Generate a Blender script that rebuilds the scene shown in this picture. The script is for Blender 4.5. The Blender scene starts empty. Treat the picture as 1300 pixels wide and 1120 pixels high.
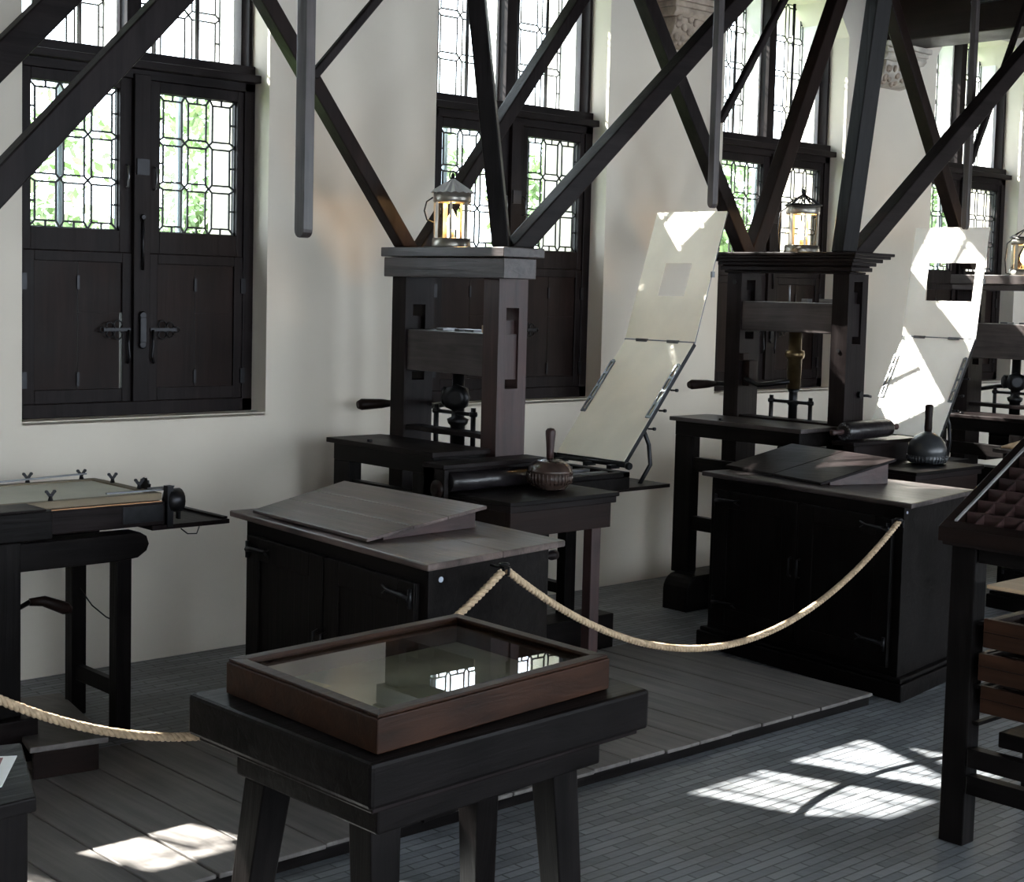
import bpy, bmesh, math, random
from mathutils import Vector, Matrix
from math import sin, cos, pi, radians, atan2, sqrt
random.seed(7)
COL = bpy.context.scene.collection
SC = bpy.context.scene

# ------------------------------------------------------------------ materials
MATS = {}
def nodes(name):
    m = bpy.data.materials.new(name); m.use_nodes = True
    nt = m.node_tree; b = nt.nodes['Principled BSDF']
    return m, nt, b
def ramp(nt, stops):
    r = nt.nodes.new('ShaderNodeValToRGB')
    e = r.color_ramp.elements
    while len(e) < len(stops): e.new(0.5)
    for i, (p, c) in enumerate(stops):
        e[i].position = p; e[i].color = (c[0], c[1], c[2], 1)
    return r
WOODS = {  # dark colour, light colour, roughness, bump
    'black': ((.0010, .0008, .0008), (.011, .009, .0088), .36, .5),
    'dark':  ((.003, .002, .002), (.019, .014, .014), .38, .5),
    'brown': ((.005, .003, .0025), (.018, .010, .0085), .42, .4),
    'red':   ((.006, .003, .003), (.060, .028, .026), .45, .5),
    'worn':  ((.004, .003, .003), (.085, .068, .066), .34, .6),
    'scratched': ((.006, .004, .004), (.17, .125, .112), .32, .9),
    'casewood': ((.003, .0013, .0008), (.046, .018, .009), .42, .5),
    'plank': ((.075, .068, .064), (.21, .19, .178), .5, .5),
    'pale':  ((.30, .19, .10), (.58, .42, .27), .4, .2),
    'olive': ((.10, .075, .045), (.24, .19, .12), .5, .2),
}
def wood(kind, axis=2):
    key = ('wood', kind, axis)
    if key in MATS: return MATS[key]
    c1, c2, ro, bp = WOODS[kind]
    m, nt, b = nodes('wood_%s_%d' % (kind, axis))
    tc = nt.nodes.new('ShaderNodeTexCoord')
    geo = nt.nodes.new('ShaderNodeObjectInfo')
    mp = nt.nodes.new('ShaderNodeMapping')
    s = [26, 26, 26]; s[axis] = 1.5
    mp.inputs['Scale'].default_value = s
    add = nt.nodes.new('ShaderNodeVectorMath'); add.operation = 'ADD'
    mul = nt.nodes.new('ShaderNodeMath'); mul.operation = 'MULTIPLY'; mul.inputs[1].default_value = 37.0
    nt.links.new(geo.outputs['Random'], mul.inputs[0])
    nt.links.new(tc.outputs['Object'], mp.inputs['Vector'])
    nt.links.new(mp.outputs['Vector'], add.inputs[0]); nt.links.new(mul.outputs[0], add.inputs[1])
    n = nt.nodes.new('ShaderNodeTexNoise'); n.inputs['Scale'].default_value = 1.0
    n.inputs['Detail'].default_value = 6; n.inputs['Roughness'].default_value = .62; n.inputs['Distortion'].default_value = .6
    nt.links.new(add.outputs[0], n.inputs['Vector'])
    n2 = nt.nodes.new('ShaderNodeTexNoise'); n2.inputs['Scale'].default_value = 5.0; n2.inputs['Detail'].default_value = 3
    nt.links.new(tc.outputs['Object'], n2.inputs['Vector'])
    mx = nt.nodes.new('ShaderNodeMath'); mx.operation = 'MULTIPLY_ADD'; mx.inputs[1].default_value = .45 if kind != 'scratched' else .62; 
    sc = nt.nodes.new('ShaderNodeMath'); sc.operation = 'MULTIPLY'; sc.inputs[1].default_value = .6 if kind != 'scratched' else .42
    nt.links.new(n.outputs['Fac'], sc.inputs[0])
    nt.links.new(n2.outputs['Fac'], mx.inputs[0]); nt.links.new(sc.outputs[0], mx.inputs[2])
    r = ramp(nt, [(.32, c1), (.52, tuple(.5*(a+b_) for a, b_ in zip(c1, c2))), (.72, c2)])
    nt.links.new(mx.outputs[0], r.inputs[0]); nt.links.new(r.outputs[0], b.inputs['Base Color'])
    b.inputs['Specular IOR Level'].default_value = {'black': .08, 'dark': .08, 'brown': .10, 'casewood': .2}.get(kind, .42)
    rr = nt.nodes.new('ShaderNodeMapRange'); rr.inputs['To Min'].default_value = ro-.1; rr.inputs['To Max'].default_value = ro+.18
    nt.links.new(n2.outputs['Fac'], rr.inputs['Value']); nt.links.new(rr.outputs[0], b.inputs['Roughness'])
    bu = nt.nodes.new('ShaderNodeBump'); bu.inputs['Strength'].default_value = bp; bu.inputs['Distance'].default_value = .004
    nt.links.new(n.outputs['Fac'], bu.inputs['Height']); nt.links.new(bu.outputs[0], b.inputs['Normal'])
    MATS[key] = m; return m
def simple(name, col, rough=.5, metal=0., noise=0., nscale=8., bump=0., emit=None, estr=0.):
    if name in MATS: return MATS[name]
    m, nt, b = nodes(name)
    b.inputs['Base Color'].default_value = (*col, 1); b.inputs['Roughness'].default_value = rough
    b.inputs['Metallic'].default_value = metal
    if noise or bump:
        tc = nt.nodes.new('ShaderNodeTexCoord')
        n = nt.nodes.new('ShaderNodeTexNoise'); n.inputs['Scale'].default_value = nscale; n.inputs['Detail'].default_value = 5
        nt.links.new(tc.outputs['Object'], n.inputs['Vector'])
        if noise:
            r = ramp(nt, [(.3, tuple(c*(1-noise) for c in col)), (.7, tuple(min(1, c*(1+noise)) for c in col))])
            nt.links.new(n.outputs['Fac'], r.inputs[0]); nt.links.new(r.outputs[0], b.inputs['Base Color'])
        if bump:
            bu = nt.nodes.new('ShaderNodeBump'); bu.inputs['Strength'].default_value = bump; bu.inputs['Distance'].default_value = .01
            nt.links.new(n.outputs['Fac'], bu.inputs['Height']); nt.links.new(bu.outputs[0], b.inputs['Normal'])
    if emit:
        b.inputs['Emission Color'].default_value = (*emit, 1); b.inputs['Emission Strength'].default_value = estr
    MATS[name] = m; return m
def glass_mat(name, ior=1.5, tint=(1, 1, 1), rough=.0):
    if name in MATS: return MATS[name]
    m = bpy.data.materials.new(name); m.use_nodes = True; nt = m.node_tree
    nt.nodes.remove(nt.nodes['Principled BSDF']); out = nt.nodes['Material Output']
    t = nt.nodes.new('ShaderNodeBsdfTransparent'); t.inputs[0].default_value = (*tint, 1)
    g = nt.nodes.new('ShaderNodeBsdfGlossy'); g.inputs['Roughness'].default_value = rough
    f = nt.nodes.new('ShaderNodeFresnel'); f.inputs['IOR'].default_value = ior
    mx = nt.nodes.new('ShaderNodeMixShader')
    ge = nt.nodes.new('ShaderNodeNewGeometry'); inv = nt.nodes.new('ShaderNodeMath'); inv.operation = 'SUBTRACT'; inv.inputs[0].default_value = 1
    mu = nt.nodes.new('ShaderNodeMath'); mu.operation = 'MULTIPLY'     # reflect on the outer face only
    nt.links.new(ge.outputs['Backfacing'], inv.inputs[1]); nt.links.new(inv.outputs[0], mu.inputs[0]); nt.links.new(f.outputs[0], mu.inputs[1])
    nt.links.new(mu.outputs[0], mx.inputs[0]); nt.links.new(t.outputs[0], mx.inputs[1]); nt.links.new(g.outputs[0], mx.inputs[2])
    nt.links.new(mx.outputs[0], out.inputs[0]); MATS[name] = m; return m
def floor_mat():
    m, nt, b = nodes('brick_floor')
    tc = nt.nodes.new('ShaderNodeTexCoord'); mp = nt.nodes.new('ShaderNodeMapping')
    nt.links.new(tc.outputs['Object'], mp.inputs[0])
    br = nt.nodes.new('ShaderNodeTexBrick')
    br.inputs['Scale'].default_value = 1.0; br.inputs['Brick Width'].default_value = .17; br.inputs['Row Height'].default_value = .038
    br.inputs['Mortar Size'].default_value = .0035; br.inputs['Mortar Smooth'].default_value = .3; br.inputs['Bias'].default_value = 0
    br.inputs['Color1'].default_value = (.13, .138, .15, 1); br.inputs['Color2'].default_value = (.235, .245, .262, 1)
    br.inputs['Mortar'].default_value = (.06, .062, .066, 1)
    nt.links.new(mp.outputs[0], br.inputs['Vector'])
    n = nt.nodes.new('ShaderNodeTexNoise'); n.inputs['Scale'].default_value = 2.2; n.inputs['Detail'].default_value = 8
    nt.links.new(tc.outputs['Object'], n.inputs['Vector'])
    r = ramp(nt, [(.3, (.65, .64, .62)), (.7, (1.25, 1.27, 1.3))])
    nt.links.new(n.outputs['Fac'], r.inputs[0])
    mx = nt.nodes.new('ShaderNodeMix'); mx.data_type = 'RGBA'; mx.blend_type = 'MULTIPLY'; mx.inputs[0].default_value = 1
    nt.links.new(br.outputs['Color'], mx.inputs[6]); nt.links.new(r.outputs[0], mx.inputs[7])
    nt.links.new(mx.outputs[2], b.inputs['Base Color'])
    rr = nt.nodes.new('ShaderNodeMapRange'); rr.inputs['To Min'].default_value = .30; rr.inputs['To Max'].default_value = .62
    nt.links.new(n.outputs['Fac'], rr.inputs['Value']); nt.links.new(rr.outputs[0], b.inputs['Roughness'])
    n3 = nt.nodes.new('ShaderNodeTexNoise'); n3.inputs['Scale'].default_value = 30; n3.inputs['Detail'].default_value = 4
    nt.links.new(tc.outputs['Object'], n3.inputs['Vector'])
    inv = nt.nodes.new('ShaderNodeMath'); inv.operation = 'MULTIPLY_ADD'; inv.inputs[1].default_value = -1.6
    nt.links.new(br.outputs['Fac'], inv.inputs[0]); nt.links.new(n3.outputs['Fac'], inv.inputs[2])
    bu = nt.nodes.new('ShaderNodeBump'); bu.inputs['Strength'].default_value = .6; bu.inputs['Distance'].default_value = .006
    nt.links.new(inv.outputs[0], bu.inputs['Height']); nt.links.new(bu.outputs[0], b.inputs['Normal'])
    return m
M_PLASTER = simple('plaster', (.61, .555, .475), .85, noise=.06, nscale=1.6, bump=.12)
M_STONE = simple('pale_stone', (.72, .71, .68), .8, noise=.08, nscale=6, bump=.2)
M_CARVED = simple('carved_stone', (.30, .24, .19), .85, noise=.35, nscale=14, bump=.6)
M_FLOOR = floor_mat()
M_IRON = simple('black_iron', (.018, .018, .020), .38, .75, noise=.3, nscale=20)
M_STEEL = simple('worn_steel', (.16, .165, .175), .35, .85, noise=.3, nscale=15)
M_LEAD = simple('lead_came', (.008, .009, .010), .6, .0)
M_OUTER = simple('painted_grille', (.30, .35, .40), .6)
M_TIN = simple('lantern_tin', (.36, .33, .29), .36, .8, noise=.25, nscale=12)
M_BRASS = simple('old_brass', (.16, .11, .055), .38, .85, noise=.3, nscale=20)
M_LEATHER = simple('inked_leather', (.014, .012, .013), .30, 0, noise=.5, nscale=14, bump=.5)
M_BALL = simple('polished_leather', (.050, .032, .026), .26, 0, noise=.5, nscale=10, bump=.15)
M_PARCH = simple('parchment', (.90, .83, .68), .6, noise=.07, nscale=4.5, bump=.35)
M_PARCH2 = simple('white_parchment', (.93, .90, .83), .6, noise=.04, nscale=4.5, bump=.2)
M_SHEET = simple('tympan_cloth', (.56, .55, .47), .7, noise=.1, nscale=5, bump=.3)
M_ROPE = simple('hemp_rope', (.50, .37, .24), .8, noise=.25, nscale=60, bump=.4)
M_BACK = simple('case_lining', (.30, .27, .19), .8, noise=.2, nscale=6)
M_CARD = simple('yellowed_card', (.52, .40, .20), .7, noise=.1)
M_WHITE = simple('white_card', (.75, .75, .72), .6)
M_PHOTO = simple('caption_photo', (.30, .09, .07), .4, noise=.7, nscale=30)
M_STICK = simple('label_sticker', (.38, .42, .50), .5)
M_BRASSLINE = simple('copper_strip', (.45, .22, .10), .5)
M_CANDLE = simple('candle_bulb', (1, .85, .5), .4, emit=(1, .62, .25), estr=28)
M_WAX = simple('candle_sleeve', (.75, .66, .45), .5)
M_GLASS = glass_mat('window_glass', 1.45, (.97, .985, .98))
M_SHOWGLASS = glass_mat('showcase_glass', 2.05, (.93, .95, .93))
M_LANTGLASS = glass_mat('lantern_glass', 1.45, (.93, .9, .82))
M_CEIL = wood('brown', 0)

# ------------------------------------------------------------------ mesh builder
class MB:
    def __init__(s): s.v = []; s.f = []; s.sm = []; s.marks = []
    def add(s, vs, fs, smooth=False):
        s.marks.append((len(s.v), len(s.f)))
        o = len(s.v); s.v += [tuple(v) for v in vs]
        for f in fs: s.f.append([o+i for i in f]); s.sm.append(smooth)
        return s
    def box(s, x0, x1, y0, y1, z0, z1):
        x0, x1 = sorted((x0, x1)); y0, y1 = sorted((y0, y1)); z0, z1 = sorted((z0, z1))
        return s.hexa([(x0, y0, z0), (x1, y0, z0), (x1, y1, z0), (x0, y1, z0), (x0, y0, z1), (x1, y0, z1), (x1, y1, z1), (x0, y1, z1)])
    def hexa(s, p):
        return s.add(p, [(0, 3, 2, 1), (4, 5, 6, 7), (0, 1, 5, 4), (1, 2, 6, 5), (2, 3, 7, 6), (3, 0, 4, 7)])
    def slab(s, poly, z0, z1):            # polygon (x, y) ccw extruded in z
        n = len(poly)
        return s.add([(x, y, z0) for x, y in poly]+[(x, y, z1) for x, y in poly],
                     [tuple(reversed(range(n))), tuple(range(n, 2*n))]+[(i, (i+1) % n, n+(i+1) % n, n+i) for i in range(n)])
    def prism(s, poly, axis, a, b):       # poly in the two other axes, extruded along axis
        n = len(poly)
        def mk(u, v, w):
            return (w, u, v) if axis == 0 else ((u, w, v) if axis == 1 else (u, v, w))
        s.add([mk(u, v, a) for u, v in poly]+[mk(u, v, b) for u, v in poly],
              [tuple(range(n)), tuple(reversed(range(n, 2*n)))]+[(i, n+i, n+(i+1) % n, (i+1) % n) for i in range(n)])
        return s
    def bar(s, p, q, w, h, up=(0, 0, 1)):
        p = Vector(p); q = Vector(q); d = (q-p).normalized(); up = Vector(up)
        r = d.cross(up)
        if r.length < 1e-4: r = d.cross(Vector((1, 0, 0)))
        r.normalize(); u = r.cross(d).normalized(); r = r*w/2; u = u*h/2
        return s.hexa([p-r-u, p+r-u, q+r-u, q-r-u, p-r+u, p+r+u, q+r+u, q-r+u])
    def tube(s, pts, r, n=8, caps=True):
        pts = [Vector(p) for p in pts]; rs = r if isinstance(r, (list, tuple)) else [r]*len(pts)
        vs = []; prev = None
        for i, p in enumerate(pts):
            d = (pts[min(i+1, len(pts)-1)]-pts[max(i-1, 0)]).normalized()
            if prev is None:
                a = d.cross(Vector((0, 0, 1)))
                if a.length < 1e-3: a = d.cross(Vector((1, 0, 0)))
            else: a = prev-d*prev.dot(d)
            a.normalize(); prev = a; b = d.cross(a)
            for k in range(n):
                t = 2*pi*k/n; vs.append(p+(a*cos(t)+b*sin(t))*rs[i])
        m = len(pts)
        fs = [(i*n+k, i*n+(k+1) % n, (i+1)*n+(k+1) % n, (i+1)*n+k) for i in range(m-1) for k in range(n)]
        s.add(vs, fs, True)
        if caps:
            o = len(s.v)-len(vs)
            s.f.append([o+k for k in reversed(range(n))]); s.sm.append(False)
            s.f.append([o+(m-1)*n+k for k in range(n)]); s.sm.append(False)
        return s
    def lathe(s, c, prof, axis=(0, 0, 1), n=24, flute=0, fl_from=0):
        c = Vector(c); ax = Vector(axis).normalized()
        a = ax.cross(Vector((0, 0, 1)))
        if a.length < 1e-3: a = Vector((1, 0, 0))
        a.normalize(); b = ax.cross(a); vs = []
        for j, (r, h) in enumerate(prof):
            for k in range(n):
                t = 2*pi*k/n; rr = r*(1+(flute*(1 if k % 2 else -1) if j >= fl_from else 0))
                vs.append(c+ax*h+(a*cos(t)+b*sin(t))*rr)
        m = len(prof)
        fs = [(i*n+k, i*n+(k+1) % n, (i+1)*n+(k+1) % n, (i+1)*n+k) for i in range(m-1) for k in range(n)]
        s.add(vs, fs, True); o = len(s.v)-len(vs)
        s.f.append([o+k for k in reversed(range(n))]); s.sm.append(False)
        s.f.append([o+(m-1)*n+k for k in range(n)]); s.sm.append(False)
        return s
    def each(s, name, mat, parent=None, bevel=.003):      # one object per added piece
        out = []; mk = s.marks+[(len(s.v), len(s.f))]
        for (v0, f0), (v1, f1) in zip(mk, mk[1:]):
            m = MB(); m.v = s.v[v0:v1]; m.f = [tuple(i-v0 for i in f) for f in s.f[f0:f1]]; m.sm = s.sm[f0:f1]
            out.append(m.build(name, mat, parent, bevel))
        return out
    def build(s, name, mat, parent=None, bevel=.003):
        me = bpy.data.meshes.new(name)
        vs = [Vector(v) for v in s.v]
        if parent is None:
            xs = [v.x for v in vs]; ys = [v.y for v in vs]; zs = [v.z for v in vs]
            org = Vector(((min(xs)+max(xs))/2, (min(ys)+max(ys))/2, min(zs)))
        else: org = ORG[parent]
        me.from_pydata([v-org for v in vs], [], s.f)
        bm = bmesh.new(); bm.from_mesh(me); bmesh.ops.recalc_face_normals(bm, faces=bm.faces); bm.to_mesh(me); bm.free()
        me.polygons.foreach_set('use_smooth', s.sm)
        o = bpy.data.objects.new(name, me); COL.objects.link(o)
        if parent is None: o.location = org
        else: o.parent = parent
        ORG[o] = org
        if isinstance(mat, str):
            d = [max(v[i] for v in vs)-min(v[i] for v in vs) for i in range(3)]
            mat = wood(mat, d.index(max(d)))
        me.materials.append(mat)
        if bevel:
            b = o.modifiers.new('bevel', 'BEVEL'); b.width = bevel; b.segments = 2; b.limit_method = 'ANGLE'; b.angle_limit = radians(50)
            b.harden_normals = False
        return o
ORG = {}
def tag(o, label=None, cat=None, group=None, kind=None):
    if label: o['label'] = label
    if cat: o['category'] = cat
    if group: o['group'] = group
    if kind: o['kind'] = kind
    return o
def empty(name, loc, label=None, cat=None, group=None, kind=None):
    o = bpy.data.objects.new(name, None); COL.objects.link(o); o.location = loc; o.empty_display_size = .1
    ORG[o] = Vector(loc); return tag(o, label, cat, group, kind)
def copy_tree(o, parent=None):
    c = o.copy(); COL.objects.link(c); c.parent = parent
    for ch in list(o.children): copy_tree(ch, c)
    return c

# ------------------------------------------------------------------ room shell
WY = 6.06; WT = .52; CZ = 3.78
RX0, RX1, RY0 = -1.8, 15.0, -2.4
fl = MB().box(RX0, RX1, RY0, WY+WT, -.12, 0).build('floor', M_FLOOR, bevel=0); tag(fl, kind='structure')
# keep the brick pattern in world metres
wins = [(2.81+2.25*k, 4.01+2.25*k) for k in range(-1, 5)]
w = MB(); x = RX0
ZS, ZT = 1.09, 3.62
for a, b in wins:
    sp = .05 if 4 < a < 8 else 0
    w.slab([(x, WY), (a-sp, WY), (a, WY+.11), (a, WY+WT), (x, WY+WT)] if sp else [(x, WY), (a, WY), (a, WY+WT), (x, WY+WT)], 0, CZ)
    if sp: w.box(a-sp, a, WY, WY+.11, 0, ZS); w.box(a-sp, a, WY, WY+.11, ZT, CZ)
    w.box(a, b, WY, WY+WT, 0, ZS); w.box(a, b, WY, WY+WT, ZT, CZ)
    for (p, q) in ((a, a+.16), (b, b-.16)):
        w.prism([(p, ZT), (q, ZT), (p, ZT-.22)], 1, WY, WY+WT)
    x = b
w.box(x, RX1, WY, WY+WT, 0, CZ)
tag(w.build('wall_back', M_PLASTER, bevel=0), kind='structure')
w = MB(); x = RX0                                    # wall behind the photographer, with plain window openings
for k in range(5):
    a = -.9+3.0*k; b = a+1.9
    w.box(x, a, RY0-.3, RY0, 0, CZ); w.box(a, b, RY0-.3, RY0, 0, .75); w.box(a, b, RY0-.3, RY0, 3.0, CZ); x = b
w.box(x, RX1, RY0-.3, RY0, 0, CZ)
tag(w.build('wall_front', M_PLASTER, bevel=0), kind='structure')
tag(MB().box(RX0-.3, RX0, RY0-.3, WY+WT, 0, CZ).build('wall_left', M_PLASTER, bevel=0), kind='structure')
tag(MB().box(RX1, RX1+.3, RY0-.3, WY+WT, 0, CZ).build('wall_right', M_PLASTER, bevel=0), kind='structure')
tag(MB().box(RX0-.3, RX1+.3, RY0-.3, WY+WT, CZ, CZ+.2).build('ceiling', wood('brown', 0), bevel=0), kind='structure')

# ------------------------------------------------------------------ leaded windows
def leads(mb, x0, x1, z0, z1, nc, nr, y, bo=.026, gp=.032, t=.0055):
    cw = (x1-x0-2*bo-(nc-1)*gp)/nc; ch = (z1-z0-2*bo-(nr-1)*gp)/nr
    X = [(x0+bo+i*(cw+gp), x0+bo+i*(cw+gp)+cw) for i in range(nc)]
    Z = [(z0+bo+j*(ch+gp), z0+bo+j*(ch+gp)+ch) for j in range(nr)]
    c = gp*.5
    def L(a, b): mb.bar((a[0], y, a[1]), (b[0], y, b[1]), t, .006, (0, 1, 0))
    for i, (a, b) in enumerate(X):
        for j, (p, q) in enumerate(Z):
            L((a, p), (a, q)); L((b, p), (b, q)); L((a, p), (b, p)); L((a, q), (b, q))
            for (sx, hasx, xx) in ((-1, i > 0, a), (1, i < nc-1, b)):
                for (sz, hasz, zz) in ((-1, j > 0, p), (1, j < nr-1, q)):
                    L((xx, zz), (xx+sx*(c if hasx else bo), zz+sz*(c if hasz else bo)))
            if i == 0: L((a, (p+q)/2), (x0, (p+q)/2))
            if i == nc-1: L((b, (p+q)/2), (x1, (p+q)/2))
            if j == 0: L(((a+b)/2, p), ((a+b)/2, z0))
            if j == nr-1: L(((a+b)/2, q), ((a+b)/2, z1))
    for e in ((x0, z0, x1, z0), (x0, z1, x1, z1), (x0, z0, x0, z1), (x1, z0, x1, z1)): L(e[:2], e[2:])
def make_window(n, k=0):
    r = empty('window_%d' % n, (3.41, 6.2, ZS), kind='structure')
    L, R = 2.815, 4.005
    f = MB()
    f.box(L, L+.055, 6.17, 6.27, 1.095, 2.62); f.box(R-.055, R, 6.17, 6.27, 1.095, 2.62)
    f.box(L, R, 6.17, 6.27, 1.095, 1.155)
    f.build('frame', 'dark', r)
    MB().box(3.375, 3.455, 6.155, 6.27, 1.155, 2.6).build('center_post', 'dark', r)
    t = MB(); t.box(L, R, 6.17, 6.27, 2.58, 2.70); t.box(L, R, 6.12, 6.17, 2.62, 2.655)
    t.build('transom', 'dark', r)
    MB().box(2.81, 4.01, 6.06, 6.17, 1.078, 1.0945).build('sill', M_PLASTER, r, 0)
    # casements with leaded panes
    for side, (a, b, g0, g1) in enumerate(((L+.055, 3.375, 2.905, 3.318), (3.455, R-.055, 3.515, 3.918))):
        c = MB(); y0, y1 = 6.18, 6.235
        c.box(a, g0, y0, y1, 1.8155, 2.58); c.box(g1, b, y0, y1, 1.8155, 2.58)
        c.box(g0, g1, y0, y1, 1.8155, 1.913); c.box(g0, g1, y0, y1, 2.53, 2.58)
        cs = c.build('casement', 'dark', r)
        MB().box(g0-.003, g1+.003, 6.2125, 6.2155, 1.91, 2.533).build('glass_pane', M_GLASS, cs, 0)
        l = MB(); leads(l, g0, g1, 1.913, 2.53, 3, 3, 6.205, .028, .034, .0085); l.build('lead_cames', M_LEAD, cs, 0)
        h = MB(); hx = g1+.03 if side == 0 else g0-.03
        h.tube([(hx, 6.18, 2.10), (hx, 6.16, 2.105), (hx, 6.155, 2.15), (hx, 6.16, 2.195), (hx, 6.18, 2.20)], .005, 6)
        h.build('pull_handle', M_STEEL, cs, 0)
        # shutter leaf below
        s = MB(); y0, y1 = 6.175, 6.225
        w0 = .05; w1 = .045
        s.box(a, a+w0, y0, y1, 1.1555, 1.815); s.box(b-w1, b, y0, y1, 1.1555, 1.815)
        s.box(a+w0, b-w1, y0, y1, 1.1555, 1.215); s.box(a+w0, b-w1, y0, y1, 1.77, 1.815)
        sh = s.build('shutter', 'dark', r)
        p = MB(); mid = (a+b)/2
        e1 = (b-w1-.0085) if side == 0 else b-w1
        p.box(a+w0-.0, mid-.0015, y0+.012, y1-.01, 1.2155, 1.77); p.box(mid+.0015, e1, y0+.012, y1-.01, 1.2155, 1.55); p.box(mid+.0015, b-w1, y0+.012, y1-.01, 1.5505, 1.77)
        p.build('shutter_panel', 'brown', sh, 0)
        hg = MB()
        for z in (1.26, 1.68):
            hx = a if side == 0 else b
            hg.box(hx-.012, hx+.012, y0-.008, y0, z-.035, z+.035)
            hg.box(mid-.006, mid+.006, y0+.004, y0+.013, z-.03, z+.03)
        hg.build('hinge', M_IRON, sh, 0)
        # scrolled latch plate
        lt = MB(); s_ = -1 if side == 0 else 1; x0 = 3.415+s_*.05; zc = 1.475
        lt.box(min(x0, x0+s_*.13), max(x0, x0+s_*.13), y0-.012, y0-.004, zc-.006, zc+.008)
        for (dx, dz, rr) in ((.06, .022, .020), (.06, -.022, .020), (.10, .018, .016), (.10, -.018, .016), (.135, 0, .012)):
            cx = x0+s_*dx
            lt.tube([(cx+rr*cos(u), y0-.009, zc+dz+rr*sin(u)) for u in [i*pi/5 for i in range(11)]], .0035, 5)
        lt.tube([(x0+s_*.01, y0-.012, zc), (x0+s_*.012, y0-.016, zc-.06), (x0+s_*.005, y0-.016, zc-.12), (x0+s_*.015, y0-.012, zc-.15)], .006, 6)
        lt.build('latch', M_IRON, sh, 0)
    bl = MB(); bl.box(3.40, 3.43, 6.137, 6.155, 1.42, 1.53)
    for zz in (1.54, 1.41): bl.lathe((3.415, 6.146, zz), [(.016, -.008), (.02, 0), (.016, .008)], (0, 1, 0), 10)
    bl.build('lock_box', M_IRON, r, .002)
    b2 = MB(); b2.tube([(3.415, 6.148, 1.74), (3.415, 6.148, 1.97)], .006, 6); b2.lathe((3.415, 6.148, 1.975), [(.010, -.006), (.014, 0), (.010, .006)], (0, 1, 0), 8)
    b2.box(3.385, 3.445, 6.148, 6.155, 2.16, 2.23)
    b2.build('bolt', M_IRON, r, 0)
    # upper lights: stone surround further out, leaded glass, iron bars
    st = MB(); st.box(L, L+.06, 6.27, 6.45, 2.70, 3.62); st.box(R-.06, R, 6.27, 6.45, 2.70, 3.62)
    st.box(3.345, 3.445, 6.272, 6.45, 2.70, 3.62); st.box(L, R, 6.27, 6.45, 2.62, 2.70)
    st.build('stone_surround', M_STONE, r, 0)
    MB().box(3.36, 3.43, 6.20, 6.27, 2.70, 3.62).build('mullion', 'dark', r)
    sf = MB(); sf.box(L, L+.018, 6.2, 6.27, 2.70, 3.62); sf.box(R-.018, R, 6.2, 6.27, 2.70, 3.62); sf.each('side_post', 'dark', r)
    for (g0, g1) in ((L+.06, 3.345), (3.445, R-.06)):
        MB().box(g0, g1, 6.4005, 6.4035, 2.70, 3.62).build('upper_pane', M_GLASS, r, 0)
        l = MB(); leads(l, g0, g1, 2.70, 3.62, 3, 4, 6.392, .024, .038, .008); l.build('upper_cames', M_LEAD, r, 0)
        for u in (.27, .72):
            xx = g0+(g1-g0)*u
            MB().tube([(xx, 6.36, 2.70), (xx, 6.36, 3.62)], .011, 6).build('iron_bar', M_IRON, r, 0)
    for u in (2.99, 3.16, 3.60, 3.77):
        MB().tube([(u+.03, 6.5, 1.1), (u+.03, 6.5, 2.62)], .017, 8).build('outer_bar', M_OUTER, r, 0)
    return r
w1 = make_window(2)
for i, dk in enumerate((-1, 1, 2, 3)):
    c = copy_tree(w1); c.location.x += 2.25*dk; c.name = 'window_%d' % (dk+2)

# ------------------------------------------------------------------ ceiling beams and corbels
for i, bx in enumerate((2.43, 4.59, 6.75, 8.91, 11.07)):
    b = MB(); b.box(bx-.18, bx+.20, RY0, WY, 3.38, CZ)
    bo = b.build('ceiling_beam', wood('brown', 1), bevel=.012)
    tag(bo, kind='structure'); bo.name = 'trim_%d' % (i+1)
    if i in (2, 3):
        q = MB(); x0 = bx-.24+(.07 if i == 2 else 0); x1 = bx+.24
        y1 = WY+.0
        # stepped abacus and curved, carved consoles
        q.box(x0-.02, x1+.02, y1-.21, y1+.01, 3.345, 3.38); q.box(x0, x1, y1-.195, y1+.01, 3.315, 3.345)
        ab = [(y1, 3.315), (y1-.185, 3.315), (y1-.19, 3.29), (y1-.165, 3.265), (y1, 3.265)]
        q.prism(ab, 0, x0+.01, x1-.01)
        pr = [(y1, 3.265)]+[(y1-.05-.11*cos(t)**.8, 3.265-.14*sin(t)) for t in [j*pi/16 for j in range(8)]]+[(y1-.04, 3.118), (y1, 3.11)]
        q.prism(pr, 0, x0+.04, x1-.04)
        cb = empty('stone_corbel', (bx, y1-.15, 3.1),
                   ['carved brown stone corbel at the top edge between the second and third windows',
                    'moulded stone corbel under the ceiling beam left of the farthest window'][i-2], 'corbel', 'stone corbels under the ceiling beams')
        q.build('corbel_block', M_CARVED if i == 2 else simple('corbel_stone', (.42, .38, .33), .85, noise=.3, nscale=12, bump=.5), cb, .006)
        lv = MB()
        random.seed(i)
        for _ in range(26):
            t = random.random()*1.3; xx = random.uniform(x0+.06, x1-.06)
            yy = y1-.05-.11*cos(t); zz = 3.265-.14*sin(t)
            lv.lathe((xx, yy, zz), [(.004, -.012), (.022, -.004), (.026, .004), (.012, .014)], (random.uniform(-.4, .4), -1, random.uniform(-.6, .2)), 7)
        lv.build('carved_leaves', M_CARVED, cb, 0)
# iron strap on the fourth beam
tag(MB().tube([(8.72, 5.3, 3.56), (8.715, 4.95, 3.57), (8.715, 4.6, 3.56)], .014, 6).build('iron_strap', M_IRON, bevel=0),
    'black iron strap fixed along the side of the ceiling beam at top right', 'iron strap')

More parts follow.
